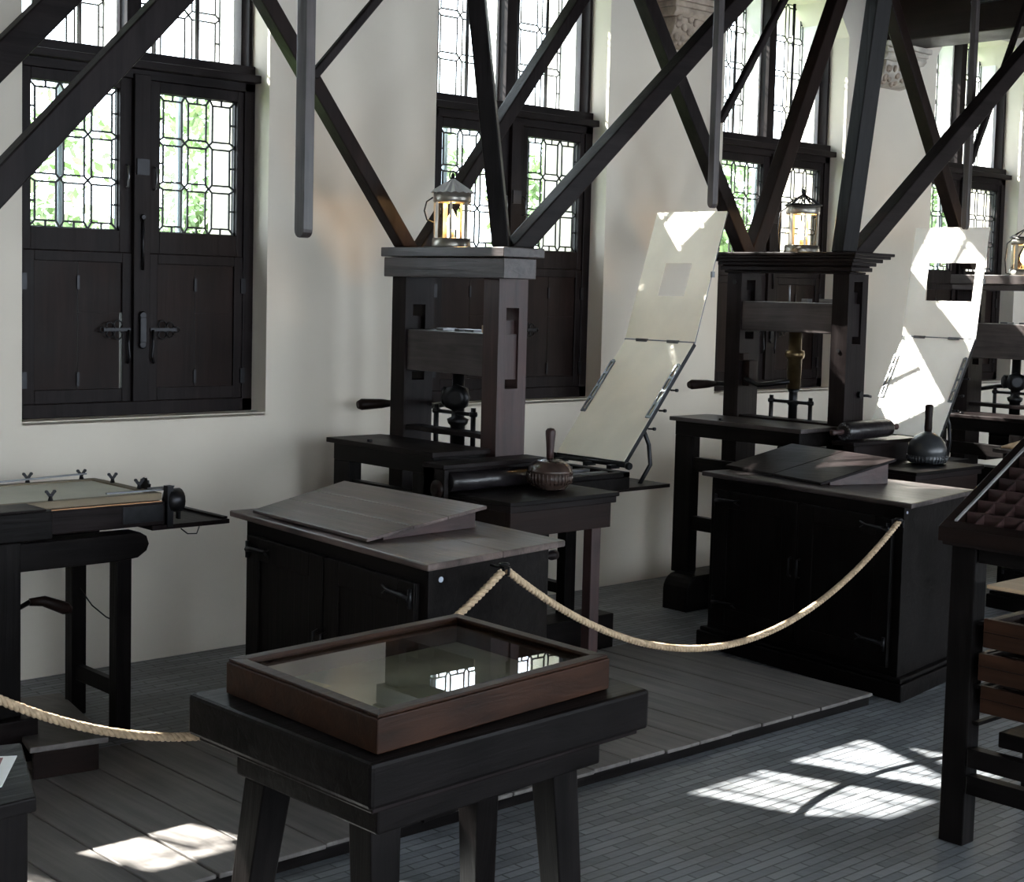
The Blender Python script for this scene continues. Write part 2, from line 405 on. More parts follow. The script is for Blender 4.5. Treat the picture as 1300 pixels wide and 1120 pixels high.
# ------------------------------------------------------------------ struts bracing the presses to the ceiling
def strut(B, E, w, h, label, mat='dark', name='brace_beam', grp='slanting brace beams above the presses'):
    B = Vector(B); E = Vector(E); d = (E-B)
    t = (CZ-E.z)/d.z; E = E+d*t
    mb = MB()
    r = d.cross(Vector((0, 0, 1))).normalized(); u = r.cross(d.normalized())
    vs = []
    for s1, s2 in ((-1, -1), (1, -1), (1, 1), (-1, 1)):
        o = r*s1*w/2+u*s2*h/2
        for zt in (B.z, CZ):
            p = B+o; k = (zt-p.z)/d.z; vs.append(p+d*k)
    mb.hexa([vs[0], vs[2], vs[4], vs[6], vs[1], vs[3], vs[5], vs[7]])
    return tag(mb.build(name, mat, bevel=.006), label, 'beam', grp)
c1, c2 = 1.878, 1.926
strut((4.468, 5.60, c1), (3.003, 5.60, 3.75), .075, .07, 'dark brace beam leaning left from the far corner of the nearest press cap, warm-lit near its foot', 'brown')
strut((4.49, 4.965, c1), (4.33, 5.139, 3.75), .12, .075, 'thick black brace beam rising almost upright from the near corner of the nearest press cap', 'black')
strut((4.575, 4.96, c1), (6.71, 4.96, 3.75), .08, .085, 'long dark brace beam climbing right from the near corner of the nearest press cap', 'dark')
strut((4.56, 5.60, c1), (6.02, 5.62, 3.75), .08, .065, 'brace beam rising right behind the lantern of the nearest press', 'dark')
strut((6.675, 5.385, c2), (5.419, 5.40, 3.75), .08, .08, 'brace beam leaning left from the far corner of the corniced press', 'dark')
strut((6.735, 5.385, c2), (7.608, 5.40, 3.75), .08, .095, 'pale-edged brace beam rising right from the far corner of the corniced press', 'brown')
strut((6.53, 4.63, c2), (6.476, 4.375, 3.75), .10, .085, 'black brace beam rising nearly upright from the near corner of the corniced press', 'black')
strut((6.66, 4.64, c2), (9.024, 4.62, 3.75), .08, .095, 'heavy dark brace beam climbing right over the far window from the corniced press', 'dark')
strut((1.84, 4.95, 1.60), (3.83, 4.95, 3.75), .08, .10, 'dark brace beam crossing the nearest window, lower of the two at upper left', 'dark')
strut((1.84, 5.6, 1.80), (3.68, 5.6, 3.75), .08, .11, 'dark brace beam at the upper left corner, higher of the two', 'dark')
strut((9.02, 5.4, 1.90), (7.79, 5.4, 3.75), .085, .085, 'rough brace beam in front of the farthest window, leaning left', 'brown')
strut((8.98, 5.05, 1.87), (10.85, 5.05, 3.75), .07, .075, 'pale-topped brace beam rising right behind the far raised frisket', 'worn')
# upright hangers with a rounded foot and a thin diagonal each
for i, (hx, hb, lab) in enumerate(((3.24, 1.865, 'upright hanging slat with rounded foot in front of the plaster beside the nearest window'),
                                   (5.52, 2.095, 'upright hanging slat above the nearer raised frisket'),
                                   (7.85, 2.10, 'upright hanging slat above the farther raised frisket'))):
    m = MB(); w_ = .030 if i == 0 else .026
    yo = .09 if i == 2 else 0
    dp = .06 if i == 0 else .035
    pr = [(4.65-dp/2+yo+dp*(1-cos(t))/2, hb+.03-.03*sin(t)) for t in [j*pi/8 for j in range(9)]]
    m.prism([(4.65-dp/2+yo, CZ)]+pr+[(4.65+dp/2+yo, CZ)], 0, hx-w_, hx+.012)
    tag(m.build('hanging_slat', 'worn', bevel=.003), lab, 'wooden slat', 'upright hanging slats')
    x0, z0, x1, z1 = ((3.255, 2.44, 3.545, 2.761), (5.545, 2.49, 5.93, 3.029), (7.86, 2.47, 8.33, 3.33))[i]
    strut((x0, 4.65+yo, z0), (x1, 4.65+yo, z1), .03, .034, ('thin diagonal strut joining the hanging slat left of the nearest press',
          'thin diagonal strut joining the hanging slat in front of the third window',
          'thin diagonal strut joining the hanging slat in front of the farthest window')[i], 'dark', 'thin_strut', 'thin diagonal struts')

# ------------------------------------------------------------------ platform
m = MB(); px = 5.41; k = 0
random.seed(3)
while px > .3:
    wd = .185+random.uniform(-.006, .006)
    m.box(px-wd+.006, px, 3.60+random.uniform(-.006, .004), 4.85+random.uniform(-.01, .01), .036, .05+random.uniform(-.0015, .0015)); px -= wd
pf = empty('wooden_platform', (3, 4.2, 0), 'low platform of worn grey floorboards under the cabinets and shelf of the presses', 'platform')
m.build('floorboards', wood('plank', 1), pf, .004)
MB().box(.3, 5.395, 3.606, 4.83, 0, .0355).build('joists', 'black', pf)

# ------------------------------------------------------------------ printing presses
def cheek(y0, y1, x0, z0, z1, par, flip, mat, head):
    m = MB(); a, b = x0+.045, x0+.120
    h0, h1 = head
    m.box(x0, x0+.17, y0, y1, z0, h0-.05); m.box(x0, x0+.17, y0, y1, h1+.115, z1)
    m.box(x0, a, y0, y1, h0-.05, h1+.115); m.box(b, x0+.17, y0, y1, h0-.05, h1+.115)
    segs = [(h0-.01, h1+.0)]
    for s0, s1 in segs:
        ins = .012 if s0 == h0-.01 else 0
        m.box(a, b, y0+(ins if flip else 0), y1-(0 if flip else ins), s0, s1)
    # wedge block showing inside the slot
    m.box(a+.02, b, y0+.03, y1-.01, h1, h1+.06)
    o = m.build('cheek', mat, par, 0); return o
def curved_foot(m, x0, x1, y0, y1, h):
    pr = [(x0, 0), (x0, h*.55)]+[(x0+.09*(1-cos(t)), h*.55+h*.45*sin(t)) for t in [j*pi/10 for j in range(1, 6)]]+[(x1, h), (x1, 0)]
    m.prism([(a, b) for a, b in pr], 1, y0, y1)
def make_press(x0, yn, yf, lab, tab, capz, head, style, cofz, tym, parch, wrap, zb=0.):
    tx0, tz, ty0, ty1 = tab
    r = empty('printing_press', (x0+.1, (yn+yf)/2, zb), lab, 'printing press', 'wooden hand presses along the window wall')
    ztop = capz[0]
    c = cheek(yn, yn+.10, x0, zb, ztop, r, True, 'red' if style == 'plain' else 'dark', head)
    cheek(yf-.10, yf, x0, zb, ztop, r, False, 'dark', head)
    gy0, gy1 = yn+.10, yf-.10; cy = (gy0+gy1)/2
    m = MB()
    if style == 'plain':
        m.box(x0-.03, x0+.16, yn-.06, yf+.03, capz[0], capz[1]); m.box(x0-.05, x0+.19, yn-.08, yf+.03, capz[1]+.003, capz[2])
    else:
        h = capz[2]-capz[0]; z = capz[0]
        for (e, z0, z1) in ((.02, 0, .10), (.045, .12, .32), (.035, .32, .38), (.06, .38, .55), (.085, .55, .72), (.115, .72, .86), (.13, .86, 1.0)):
            m.box(x0-e, x0+.10+e*.9, yn-e*.95, yf+e*.4, z+h*z0, z+h*z1)
    cap = m.build('cap', 'worn' if style == 'plain' else 'dark', r, .004)
    # holes / pegs in cap and bench iron
    MB().box(x0+.012, x0+.20, gy0+.001, gy1-.001, head[0], head[1]).build('head_beam', 'worn', r, .004)
    t = MB()
    if style == 'plain':
        for (dy, w_) in ((.12, .06), (.22, .03), (.33, .05)):
            t.box(x0+.05, x0+.13, gy0+dy, gy0+dy+w_, head[1]+.0005, head[1]+.012)
    else:
        t.tube([(x0+.1, gy0+.35, head[1]), (x0+.1, gy0+.35, head[1]+.09)], .005, 6)
        t.box(x0+.05, x0+.15, gy0+.02, gy0+.12, head[1]+.0005, head[1]+.022); t.box(x0+.06, x0+.10, gy0+.2, gy0+.24, head[1]+.0005, head[1]+.02)
    t.each('head_iron', M_STEEL, r, .001)
    if style == 'plain': MB().box(x0+.03, x0+.07, gy0+.005, gy0+.045, head[1]+.0005, head[1]+.035).build('wood_wedge', 'pale', r)
    # spindle, box and stirrup rods
    sx = x0+.10; s = MB()
    if style == 'plain':
        s.lathe((sx, cy, tz-.02), [(.034, 0), (.034, .09), (.045, .10), (.05, .12), (.03, .13), (.03, .17), (.045, .18), (.05, .22), (.045, .26), (.028, .27), (.028, head[0]-tz+.02)], (0, 0, 1), 16)
        s.lathe((sx-.03, cy-.02, tz+.20), [(.02, -.05), (.055, -.045), (.062, -.02), (.062, .02), (.03, .03)], (-.8, -.6, 0), 8)
        s.lathe((sx-.02, cy+.05, tz+.20), [(.02, -.03), (.042, -.02), (.045, .02), (.03, .03)], (-.7, .7, 0), 8)
    else:
        s.lathe((sx, cy, tz-.02), [(.024, 0), (.024, .10), (.032, .11), (.024, .13), (.024, .17), (.034, .19)], (0, 0, 1), 14)
    s.build('spindle', M_IRON, r, 0)
    if style != 'plain':
        s = MB(); s.lathe((sx, cy, tz+.17), [(.036, 0), (.040, .16), (.048, .165), (.054, .185), (.050, .205), (.036, .21), (.034, head[0]-tz-.17)], (0, 0, 1), 18)
        s.build('spindle_sleeve', M_BRASS, r, 0)
    g = MB(); rl = .13
    zr = tz+(.13 if style == 'plain' else .10)
    for dy in (-rl, rl):
        g.tube([(sx-.02, cy+dy, tz-.1), (sx-.02, cy+dy, zr+.03)], .012, 8)
        g.lathe((sx-.02, cy+dy, zr), [(.017, -.01), (.02, 0), (.017, .012)], (0, 0, 1), 8)
    g.tube([(sx-.02, cy-rl, zr), (sx-.02, cy+rl, zr)], .009, 8)
    g.build('stirrup_rod', M_IRON, r, 0)
    # till shelf
    tl = MB(); zz = tz+.035 if style == 'plain' else tz-.01
    ed = [(x0+.005+.012*sin(i/10*2*pi*1.4)*(1 if style == 'plain' else .2), gy0+.005+(gy1-gy0-.01)*i/10) for i in range(11)]
    tl.slab([(x0+.12, gy0+.005)][:0]+ed+[(x0+.10, gy1-.005), (x0+.10, gy0+.005)], zz, zz+.022)
    tl.build('till_shelf', 'dark', r, .003)
    # bar and wooden handle
    b = MB(); zb_ = tz+.13 if style == 'plain' else tz+.16
    b.tube([(sx, cy, zb_+.05), (sx+.10, cy+.18, zb_+.03), (x0+.24, yf-.04, zb_), (x0+.22, yf+.10, zb_), (x0+.15, yf+.20, zb_)], .014, 8)
    if style != 'plain': b.tube([(sx-.03, cy, zb_+.05), (sx-.07, cy+.18, zb_+.02), (sx-.08, cy+.27, zb_+.05)], .014, 8)
    br = b.build('pull_bar', M_IRON, r, 0)
    MB().tube([(x0+.17, yf+.18, zb_), (x0+.11, yf+.21, zb_-.002), (x0+.02, yf+.25, zb_-.006), (x0-.0, yf+.255, zb_-.008)], [.012, .023, .028, .018], 12).build('bar_handle', 'brown', br, 0)
    if style != 'plain':
        s = MB(); s.box(x0+.03, x0+.10, gy1-.05, gy1+.0, tz+.17, tz+.31); s.box(x0+.0, x0+.05, gy1-.03, gy1, tz+.31, tz+.35)
        s.build('bar_catch', 'brown', r)
        s = MB(); s.tube([(x0+.13, yn, tz+.16), (x0+.16, yn-.03, tz+.16), (x0+.19, yn-.03, tz+.155)], .008, 6); s.lathe((x0+.12, yn-.012, tz+.165), [(.018, -.01), (.018, .01)], (0, 1, 0), 8)
        s.build('iron_hook', M_IRON, r, 0)
        h_ = MB(); h_.lathe((x0-.001, yn+.05, head[0]-.085), [(.011, -.004), (.011, .004)], (1, 0, 0), 10); h_.build('peg_hole', M_IRON, r, 0)
        h_ = MB()
        h_.lathe((x0-.001, yf-.05, capz[0]-.05), [(.013, -.004), (.013, .004)], (1, 0, 0), 10)
        h_.build('peg_hole', M_IRON, r, 0)
    # winter beam low down
    MB().box(x0+.02, x0+.16, gy0+.001, gy1-.001, .50, .64).build('lower_beam', 'black', r, .004)
    # rear table with two posts
    MB().slab([(tx0, ty0), (x0+.003, ty0), (x0+.003, ty1-.06), (x0-.02, ty1), (tx0, ty1)], tz-.022, tz).build('rear_table', 'dark' if style == 'plain' else 'worn', r, .003)
    a = MB(); ay0 = ty0+.03; a.box(tx0+.03, tx0+.055, ay0+.02, ty1-.02, tz-.10, tz-.023); a.box(tx0+.03, x0-.002, ay0, ay0+.025, tz-.10, tz-.023)
    a.build('table_apron', 'black', r, .002)
    MB().tube([(tx0+.05, (ty0+ty1)/2+.12, tz), (tx0+.05, (ty0+ty1)/2+.12, tz+.012)], .012, 8).build('stud', M_IRON, r, 0)
    fh = .19
    py = (ty1-.14, ty1-.02); pn = (ay0+.03, ay0+.14)
    for (p0, p1) in (py, pn):
        MB().box(tx0+.03, tx0+.10, p0, p1, fh-.01, tz-.10).build('table_leg', 'black', r, .004)
    rl_ = MB()
    for z0 in (.74, .42): rl_.box(tx0+.045, tx0+.085, pn[1]-.001, py[0]+.001, z0, z0+.075)
    rl_.each('cross_rail', 'black', r, .003)
    for (p0, p1) in ((yf-.15, yf+.02), (yn-.03, yn+.13)):
        m = MB(); curved_foot(m, tx0-(.10 if p0 > yn+.2 else -.01), x0+.75, p0, p1, fh); m.build('foot', 'black', r, .006)
    # carriage
    cx1 = tym[0]
    m = MB()
    for yy in (cy-.20, cy+.14): m.box(x0+.03, cx1-.05, yy, yy+.06, cofz-.155, cofz-.085)
    m.each('carriage_rail', 'dark', r, .004)
    m = MB(); X0, X1, Y0, Y1 = cx1-.66, cx1-.055, cy-.315, cy+.30
    m.box(X0, X1, Y0, Y1, cofz-.085, cofz-.025)
    m.box(X0, X1, Y0, Y0+.045, cofz-.025, cofz); m.box(X0, X1, Y1-.045, Y1, cofz-.025, cofz); m.box(X1-.05, X1, Y0, Y1, cofz-.025, cofz); m.box(X0, X0+.05, Y0, Y1, cofz-.025, cofz)
    cf = m.build('coffin', 'black', r, .004)
    m = MB()
    for i in range(4): m.box(X0+.06, X1-.06, Y0+.09+i*.12, Y0+.13+i*.12, cofz-.024, cofz-.004)
    m.each('slat', M_STEEL, cf, .002)
    m = MB(); m.box(cx1-.2, cx1+.30, cy-.26, cy+.20, cofz-.105, cofz-.087); m.build('end_board', 'dark', r, .002)
    # front stay legs
    fy0, fy1 = cy-.22, cy+.10
    for yy in (fy0, fy1): MB().box(cx1-.38, cx1-.31, yy, yy+.06, 0, cofz-.155).build('stay_leg', 'black', r, .004)
    MB().box(cx1-.37, cx1-.32, fy0+.06, fy1, .26, .31).build('stay_rail', 'black', r, .003)
    MB().box(cx1-.38, cx1-.31, fy0+.06, fy1, cofz-.235, cofz-.157).build('stay_rail', 'black', r, .003)
    # tympan and frisket (tilted frames hinged across Y)
    (tx, zA, mx, zB, fx_, zC) = tym; ya, yb = wrap
    def panel(P, Q, y0, y1, th, hole=None, over=0):
        P = Vector((P[0], 0, P[1])); Q = Vector((Q[0], 0, Q[1])); d = Q-P; n = Vector((-d.z, 0, d.x)).normalized()
        if n.x > 0: n = -n
        return P, Q, d, n
    P, Q, d, n = panel((tx, zA), (mx, zB), ya, yb, .02)
    def quad(mb, u0, u1, y0, y1, t0, t1):
        vs = []
        for t in (t0, t1):
            for (u, y) in ((u0, y0), (u1, y0), (u1, y1), (u0, y1)):
                q = P+d*u+n*t; vs.append((q.x, y, q.z))
        mb.hexa(vs)
    m = MB(); e = .022; u_ = e/d.length
    quad(m, 0, 1, ya, ya+e, -.022, 0); quad(m, 0, 1, yb-e, yb, -.022, 0); quad(m, 0, u_, ya+e, yb-e, -.022, 0); quad(m, 1-u_, 1, ya+e, yb-e, -.022, 0)
    ty = m.build('tympan_frame', M_IRON, r, .002)
    m = MB(); quad(m, .01, .995, ya+.003, yb-.003, .0005, .003); m.build('tympan_sheet', parch, ty, 0)
    for (y0, y1) in ((ya-.003, ya+.028), (yb-.028, yb+.003)):
        m = MB()
        quad(m, .36, .80, y0, y0+.008, .0035, .010); quad(m, .36, .80, y1-.008, y1, .0035, .010)
        for j in range(5): quad(m, .36+j*.1075, .36+j*.1075+.02, y0+.008, y1-.008, .0035, .010)
        m.build('slotted_clip', M_STEEL, ty, 0)
    for uu in (.30, .45, .62):
        m = MB(); q = P+d*uu-n*.022; m.tube([(q.x, ya, q.z), (q.x+.02, ya-.02, q.z)], .005, 6); m.lathe((q.x+.02, ya-.024, q.z), [(.009, -.006), (.009, .006)], (0, 1, 0), 6)
        m.build('thumb_screw', M_IRON, ty, 0)
    m = MB(); m.tube([(tx, ya-.03, zA-.012), (tx, yb+.01, zA-.012)], .011, 8)
    for yy in (ya-.03, yb+.01): m.lathe((tx, yy, zA-.012), [(.017, -.012), (.02, 0), (.017, .012)], (0, 1, 0), 8)
    for yy in (ya+.04, cy-.02, yb-.08): m.box(tx-.05, tx+.012, yy, yy+.03, cofz-.001, zA-.012)
    m.build('hinge_rod', M_IRON, r, 0)
    # prop behind the tympan
    q = P+d*.33-n*.03
    m = MB(); m.tube([(q.x, ya+.06, q.z), (q.x+.05, ya+.055, q.z-.10), (q.x+.06, ya+.05, q.z-.20), (cx1+.17, ya+.05, cofz-.09)], .011, 8)
    m.build('tympan_prop', M_IRON, r, 0)
    P, Q, d, n = panel((mx, zB), (fx_, zC), ya, yb, .01)
    L_ = d.length
    if style == 'plain': hu0, hu1, hy0, hy1 = .345, .60, ya+.145, ya+.325
    else: hu0, hu1, hy0, hy1 = .335, .68, ya+.055, ya+.375
    m = MB(); e = .012
    ue = e/L_
    ft0, ft1 = -.010, 0
    quad(m, 0, 1, ya, ya+e, ft0, ft1); quad(m, 0, 1, yb-e, yb, ft0, ft1); quad(m, 0, ue, ya+e, yb-e, ft0, ft1); quad(m, 1-ue, 1, ya+e, yb-e, ft0, ft1)
    fr = m.build('frisket_frame', M_STEEL, r, .001)
    m = MB()
    y0, y1 = ya-.002, yb+.002; t0, t1 = .0005, .0025
    quad(m, 0.005, hu0, y0, y1, t0, t1); quad(m, hu1, 1.003, y0, y1, t0, t1); quad(m, hu0, hu1, y0, hy0, t0, t1); quad(m, hu0, hu1, hy1, y1, t0, t1)
    m.build('frisket_sheet', parch, fr, 0)
    m = MB()
    for yy in (ya+.10, yb-.16): m.box(mx-.014, mx+.004, yy, yy+.075, zB-.008, zB+.008)
    m.tube([(mx, ya-.004, zB), (mx, yb+.004, zB)], .0055, 6)
    m.build('frisket_hinge', M_STEEL, r, .001)
    q = P+d*.52-n*.005; m = MB(); m.box(q.x-.012, q.x+.008, ya-.012, ya, q.z-.015, q.z+.015); m.build('frisket_catch', M_STEEL, r, 0)
    return r
make_press(4.45, 4.93, 5.675, 'nearest wooden printing press with plain plank cap and brown grained cheek', (4.12, 1.0, 4.96, 5.725), (1.742, 1.831, 1.877), (1.313, 1.501), 'plain', .838,
           (5.43, .868, 5.92, 1.450, 6.14, 2.12), M_PARCH, (5.08, 5.555))
make_press(6.60, 4.64, 5.44, 'black printing press with a moulded cornice cap and brass-coloured spindle sleeve', (6.27, 1.03, 4.66, 5.54), (1.818, 1.85, 1.926), (1.506, 1.665), 'cornice', .855,
           (7.77, .895, 8.11, 1.470, 8.21, 2.13), M_PARCH2, (4.80, 5.295))
make_press(8.82, 4.60, 5.36, 'farthest printing press, half cut off by the right edge of the picture', (8.50, .99, 4.62, 5.40), (1.765, 1.80, 1.862), (1.335, 1.555), 'plain', .838,
           (9.8, .868, 10.29, 1.450, 10.49, 2.12), M_PARCH, (4.70, 5.19))

# ------------------------------------------------------------------ ink tables with ink balls
def ink_table(x0, x1, y0, y1, zt, zl, label, roll=True):
    r = empty('ink_table', ((x0+x1)/2, (y0+y1)/2, zl), label, 'ink table', 'ink tables beside the presses')
    MB().box(x0, x1, y0, y1, zt-.018, zt).build('tabletop', 'black', r, .003)
    MB().box(x0+.008, x1-.01, y0+.008, y1, zt-.045, zt-.0185).build('ledge', M_STEEL if False else 'dark', r, .003)
    m = MB(); m.box(x0+.02, x1-.03, y0+.02, y0+.045, zt-.15, zt-.0455); m.box(x0+.02, x0+.045, y0+.045, y1, zt-.15, zt-.0455); m.box(x1-.055, x1-.03, y0+.045, y1, zt-.15, zt-.0455)
    m.build('apron', 'brown', r, .003)
    for (lx, ly) in ((x0+.03, y0+.046), (x1-.115, y0+.046), (x0+.03, y1-.06), (x1-.115, y1-.06)):
        MB().box(lx, lx+.055, ly, ly+.05, zl, zt-.046).build('leg', 'red' if ly < y0+.1 else 'black', r, .003)
    MB().box(x1-.105, x1-.07, y0+.096, y1-.06, zl+.02, zl+.06).build('foot_rail', 'black', r, .003)
    m = MB()
    pr = [(x1-.06, zt-.05), (x1+.03, zt-.05), (x1+.045, zt-.08), (x1+.02, zt-.10), (x1+.03, zt-.125), (x1-.0, zt-.15), (x1-.06, zt-.15)]
    m.prism(pr, 1, y0+.10, y0+.16); m.build('bracket', 'black', r, .004)
    m = MB(); m.box(x0-.055, x0-.03, y1-.075, y1+.06, zt-.03, zt+.10); m.box(x0-.055, x1-.1, y1-.012, y1+.06, zt-.03, zt+.10)
    m.build('ink_block', 'dark', r, .003)
    MB().box(x0-.06, x1-.10, y1-.075, y1+.062, zt+.1005, zt+.12).build('block_lid', 'dark', r, .003)
    if roll:
        MB().tube([(x0-.025, y1-.06, zt+.045), (x1-.11, y1-.06, zt+.045)], .04, 20).build('ink_roller', M_LEATHER, r, 0)
        m = MB(); m.lathe((x0-.06, y1-.03, zt+.015), [(.02, -.02), (.038, -.015), (.04, 0), (.02, .01)], (-1, 0, 0), 14); m.build('roller_knob', 'brown', r, 0)
    return r
ink_table(4.10, 4.73, 4.445, 4.865, .85, .0525, 'black ink table with a roller box, standing before the nearest press')
ink_table(6.53, 7.16, 4.15, 4.555, .85, 0., 'dark ink table behind the second cabinet, mostly hidden', roll=False)
def ink_ball(x, y, z, R, label, mat, mat2, style):
    r = empty('ink_ball', (x, y, z), label, 'ink ball', 'leather ink balls with upright handles')
    if style == 0:
        prof = [(R*.55, 0), (R*.72, R*.06), (R*.98, R*.40), (R, R*.55), (R*.97, R*.78), (R*1.0, R*.82), (R*.98, R*.86), (R*.92, R*1.02), (R*.78, R*1.18), (R*.55, R*1.30), (R*.28, R*1.36), (R*.17, R*1.38)]
        hz = R*1.38
        prof2 = [(R*.16, 0), (R*.165, R*.3), (R*.19, R*.7), (R*.225, R*1.05), (R*.225, R*1.18), (R*.15, R*1.28), (.002, R*1.31)]
    else:
        prof = [(R*.6, 0), (R*.88, R*.05), (R*.99, R*.22), (R*1.0, R*.36), (R*.96, R*.42), (R*1.0, R*.48), (R*.97, R*.78), (R*.87, R*1.08), (R*.66, R*1.36), (R*.36, R*1.54), (R*.2, R*1.58), (R*.19, R*1.62)]
        hz = R*1.62
        prof2 = [(R*.18, 0), (R*.2, R*.2), (R*.18, R*.7), (R*.21, R*1.2), (R*.19, R*1.36), (.002, R*1.4)]
    MB().lathe((x, y, z), prof, n=40).build('leather_pad', mat, r, 0)
    g = MB()
    for k in range(36):           # gathered pleats under the seam
        t = 2*pi*k/36; c_, s_ = cos(t), sin(t)
        z0, z1 = (.30, .76) if style == 0 else (.10, .42)
        g.tube([(x+c_*R*.93, y+s_*R*.93, z+R*z0), (x+c_*R*1.005, y+s_*R*1.005, z+R*(z0+z1)/2), (x+c_*R*.985, y+s_*R*.985, z+R*z1)], R*.035, 5)
    g.build('pleated_band', mat, r, 0)
    MB().lathe((x, y, z+hz), prof2, n=18).build('handle', mat2, r, 0)
    return r
ink_ball(4.52, 4.66, .8505, .098, 'polished brown ink ball with a wooden handle on the nearer ink table', M_BALL, 'red', 0)
ink_ball(6.95, 4.36, .8505, .102, 'grey-black ink ball with a thin brown handle behind the second cabinet', simple('grey_leather', (.035, .037, .04), .3, noise=.3), 'brown', 1)
# leather roller lying on the ink block
r = empty('leather_roller', (6.7, 4.56, .99), 'black leather ink roller with wooden grips lying on the block before the corniced press', 'roller')
MB().lathe((6.49, 4.56, 1.018), [(.038, 0), (.046, .008), (.048, .02), (.048, .36), (.045, .375), (.036, .38)], (1, -.03, .02), 24).build('roller_cylinder', M_LEATHER, r, 0)
g = MB()
for k in range(14):
    t = 2*pi*k/14; g.lathe((6.488, 4.56+.036*cos(t), 1.018+.036*sin(t)), [(.003, -.004), (.007, -.002), (.007, .002)], (-1, 0, 0), 6)
g.build('tack_ring', M_STEEL, r, 0)
for s_, nm in ((-1, 0), (1, 1)):
    a = 6.485 if s_ < 0 else 6.872
    MB().lathe((a, 4.56, 1.018 if s_ < 0 else 1.025), [(.012, 0), (.014, .03), (.011, .05), (.017, .09), (.010, .10)][:], (s_, 0, 0), 12).build('grip', 'red', r, 0)

# ------------------------------------------------------------------ cabinets with sloping boards
def cabinet(A, B, C, D, z0, z1, label, style):
    """A near left, B far left, C near right, D far right corners of the top (x, y)."""
    A, B, C, D = [Vector((p[0], p[1])) for p in (A, B, C, D)]
    cen = (A+B+C+D)/4
    r = empty('cabinet', (cen.x, cen.y, z0), label, 'cabinet', 'black cabinets before the presses')
    def P(u, v):   # u along left edge 0..1 (near->far), v left->right
        return (A+(B-A)*u)*(1-v)+(C+(D-C)*u)*v
    def quad(mb, u0, u1, v0, v1, za, zb):
        q = [P(u0, v0), P(u0, v1), P(u1, v1), P(u1, v0)]
        mb.slab([(p.x, p.y) for p in q], za, zb)
    t = MB()
    if style == 0: quad(t, 0, 1, 0, .52, z1-.022, z1); quad(t, 0, 1, .523, 1, z1-.022, z1)
    else: quad(t, 0, 1, 0, 1, z1-.022, z1)
    t.build('worktop', 'scratched' if style == 0 else 'worn', r, .005)
    i0, i1, j0, j1 = .035, .95, .06, .93
    if style == 1: j0, j1 = .02, .95
    body = MB(); quad(body, i0, i1, j0, j1, z0+(.09 if style else .0), z1-.0225); body.build('body', 'black', r, .004)
    if style == 1:
        pl = MB(); quad(pl, -.0, .985, -.035, .985, z0, z0+.075); quad(pl, .01, .975, -.015, .97, z0+.0755, z0+.095); pl.build('plinth', 'black', r, .006)
    def P3(u, v, out, z):
        p = P(u, v); nx = Vector(((A-B).y, (B-A).x)).normalized(); 
        n_ = Vector((-(B-A).y, (B-A).x)).normalized()
        if n_.x > 0: n_ = -n_
        q = p+n_*out; return (q.x, q.y, z)
    # two doors on the long face
    um = (i0+i1)/2
    zb, zt = z0+(.13 if style else .05), z1-.075
    for (u0, u1, hs) in ((i0+.035, um-.004, 0), (um+.004, i1-.035, 1)):
        d = MB()
        d.hexa([P3(u0, j0, 0, zb), P3(u1, j0, 0, zb), P3(u1, j0, .016, zb), P3(u0, j0, .016, zb), P3(u0, j0, 0, zt), P3(u1, j0, 0, zt), P3(u1, j0, .016, zt), P3(u0, j0, .016, zt)])
        uu = [(u0, u0+.07), (u1-.07, u1)]
        for (a, b_) in uu:
            d.hexa([P3(a, j0, .0165, zb), P3(b_, j0, .0165, zb), P3(b_, j0, .024, zb), P3(a, j0, .024, zb), P3(a, j0, .0165, zt), P3(b_, j0, .0165, zt), P3(b_, j0, .024, zt), P3(a, j0, .024, zt)])
        for (za, zc) in ((zb, zb+.08), (zt-.08, zt)):
            a, b_ = u0+.0705, u1-.0705
            d.hexa([P3(a, j0, .0165, za), P3(b_, j0, .0165, za), P3(b_, j0, .024, za), P3(a, j0, .024, za), P3(a, j0, .0165, zc), P3(b_, j0, .0165, zc), P3(b_, j0, .024, zc), P3(a, j0, .024, zc)])
        dr = d.build('door', 'black', r, .003)
        ue = u0 if hs == 0 else u1; s_ = 1 if hs == 0 else -1
        for zz in (zb+.10, zt-.05):
            h = MB(); pts = [P3(ue+s_*.012, j0, .030, zz), P3(ue+s_*.04, j0, .031, zz+.004), P3(ue+s_*.11, j0, .030, zz+.008), P3(ue+s_*.135, j0, .029, zz+.020)]
            h.tube(pts, [.012, .009, .006, .003], 6)
            pts = [P3(ue+s_*.11, j0, .030, zz+.006), P3(ue+s_*.135, j0, .029, zz-.008)]
            h.tube(pts, [.005, .002], 6)
            h.tube([P3(ue+s_*.012, j0, .028, zz-.03), P3(ue+s_*.012, j0, .028, zz+.03)], .008, 6)
            h.build('strap_hinge', M_IRON, dr, 0)
        uh = um+(.02 if hs else -.02)
        h = MB(); h.tube([P3(uh, j0, .026, zt-.25), P3(uh, j0, .045, zt-.255), P3(uh, j0, .045, zt-.33), P3(uh, j0, .026, zt-.335)], .005, 6)
        h.build('door_handle', M_IRON, dr, 0)
    return r, P, P3
cab1, P1, P31 = cabinet((2.90, 3.50), (3.00, 4.76), (3.565, 3.59), (3.64, 4.72), .0525, .87, 'black wooden cabinet with worn plank top, behind the glass showcase', 0)
cab2, P2, P32 = cabinet((5.545, 3.54), (5.668, 4.79), (6.23, 3.65), (6.21, 4.72), 0., .845, 'tall black cabinet with a plinth at the platform end, rope hooked to its corner', 1)
cab3, P3_, P33 = cabinet((7.62, 3.25), (7.70, 4.42), (8.34, 3.3), (8.42, 4.45), 0., .885, 'dark cabinet at the right edge carrying the pale board', 1)
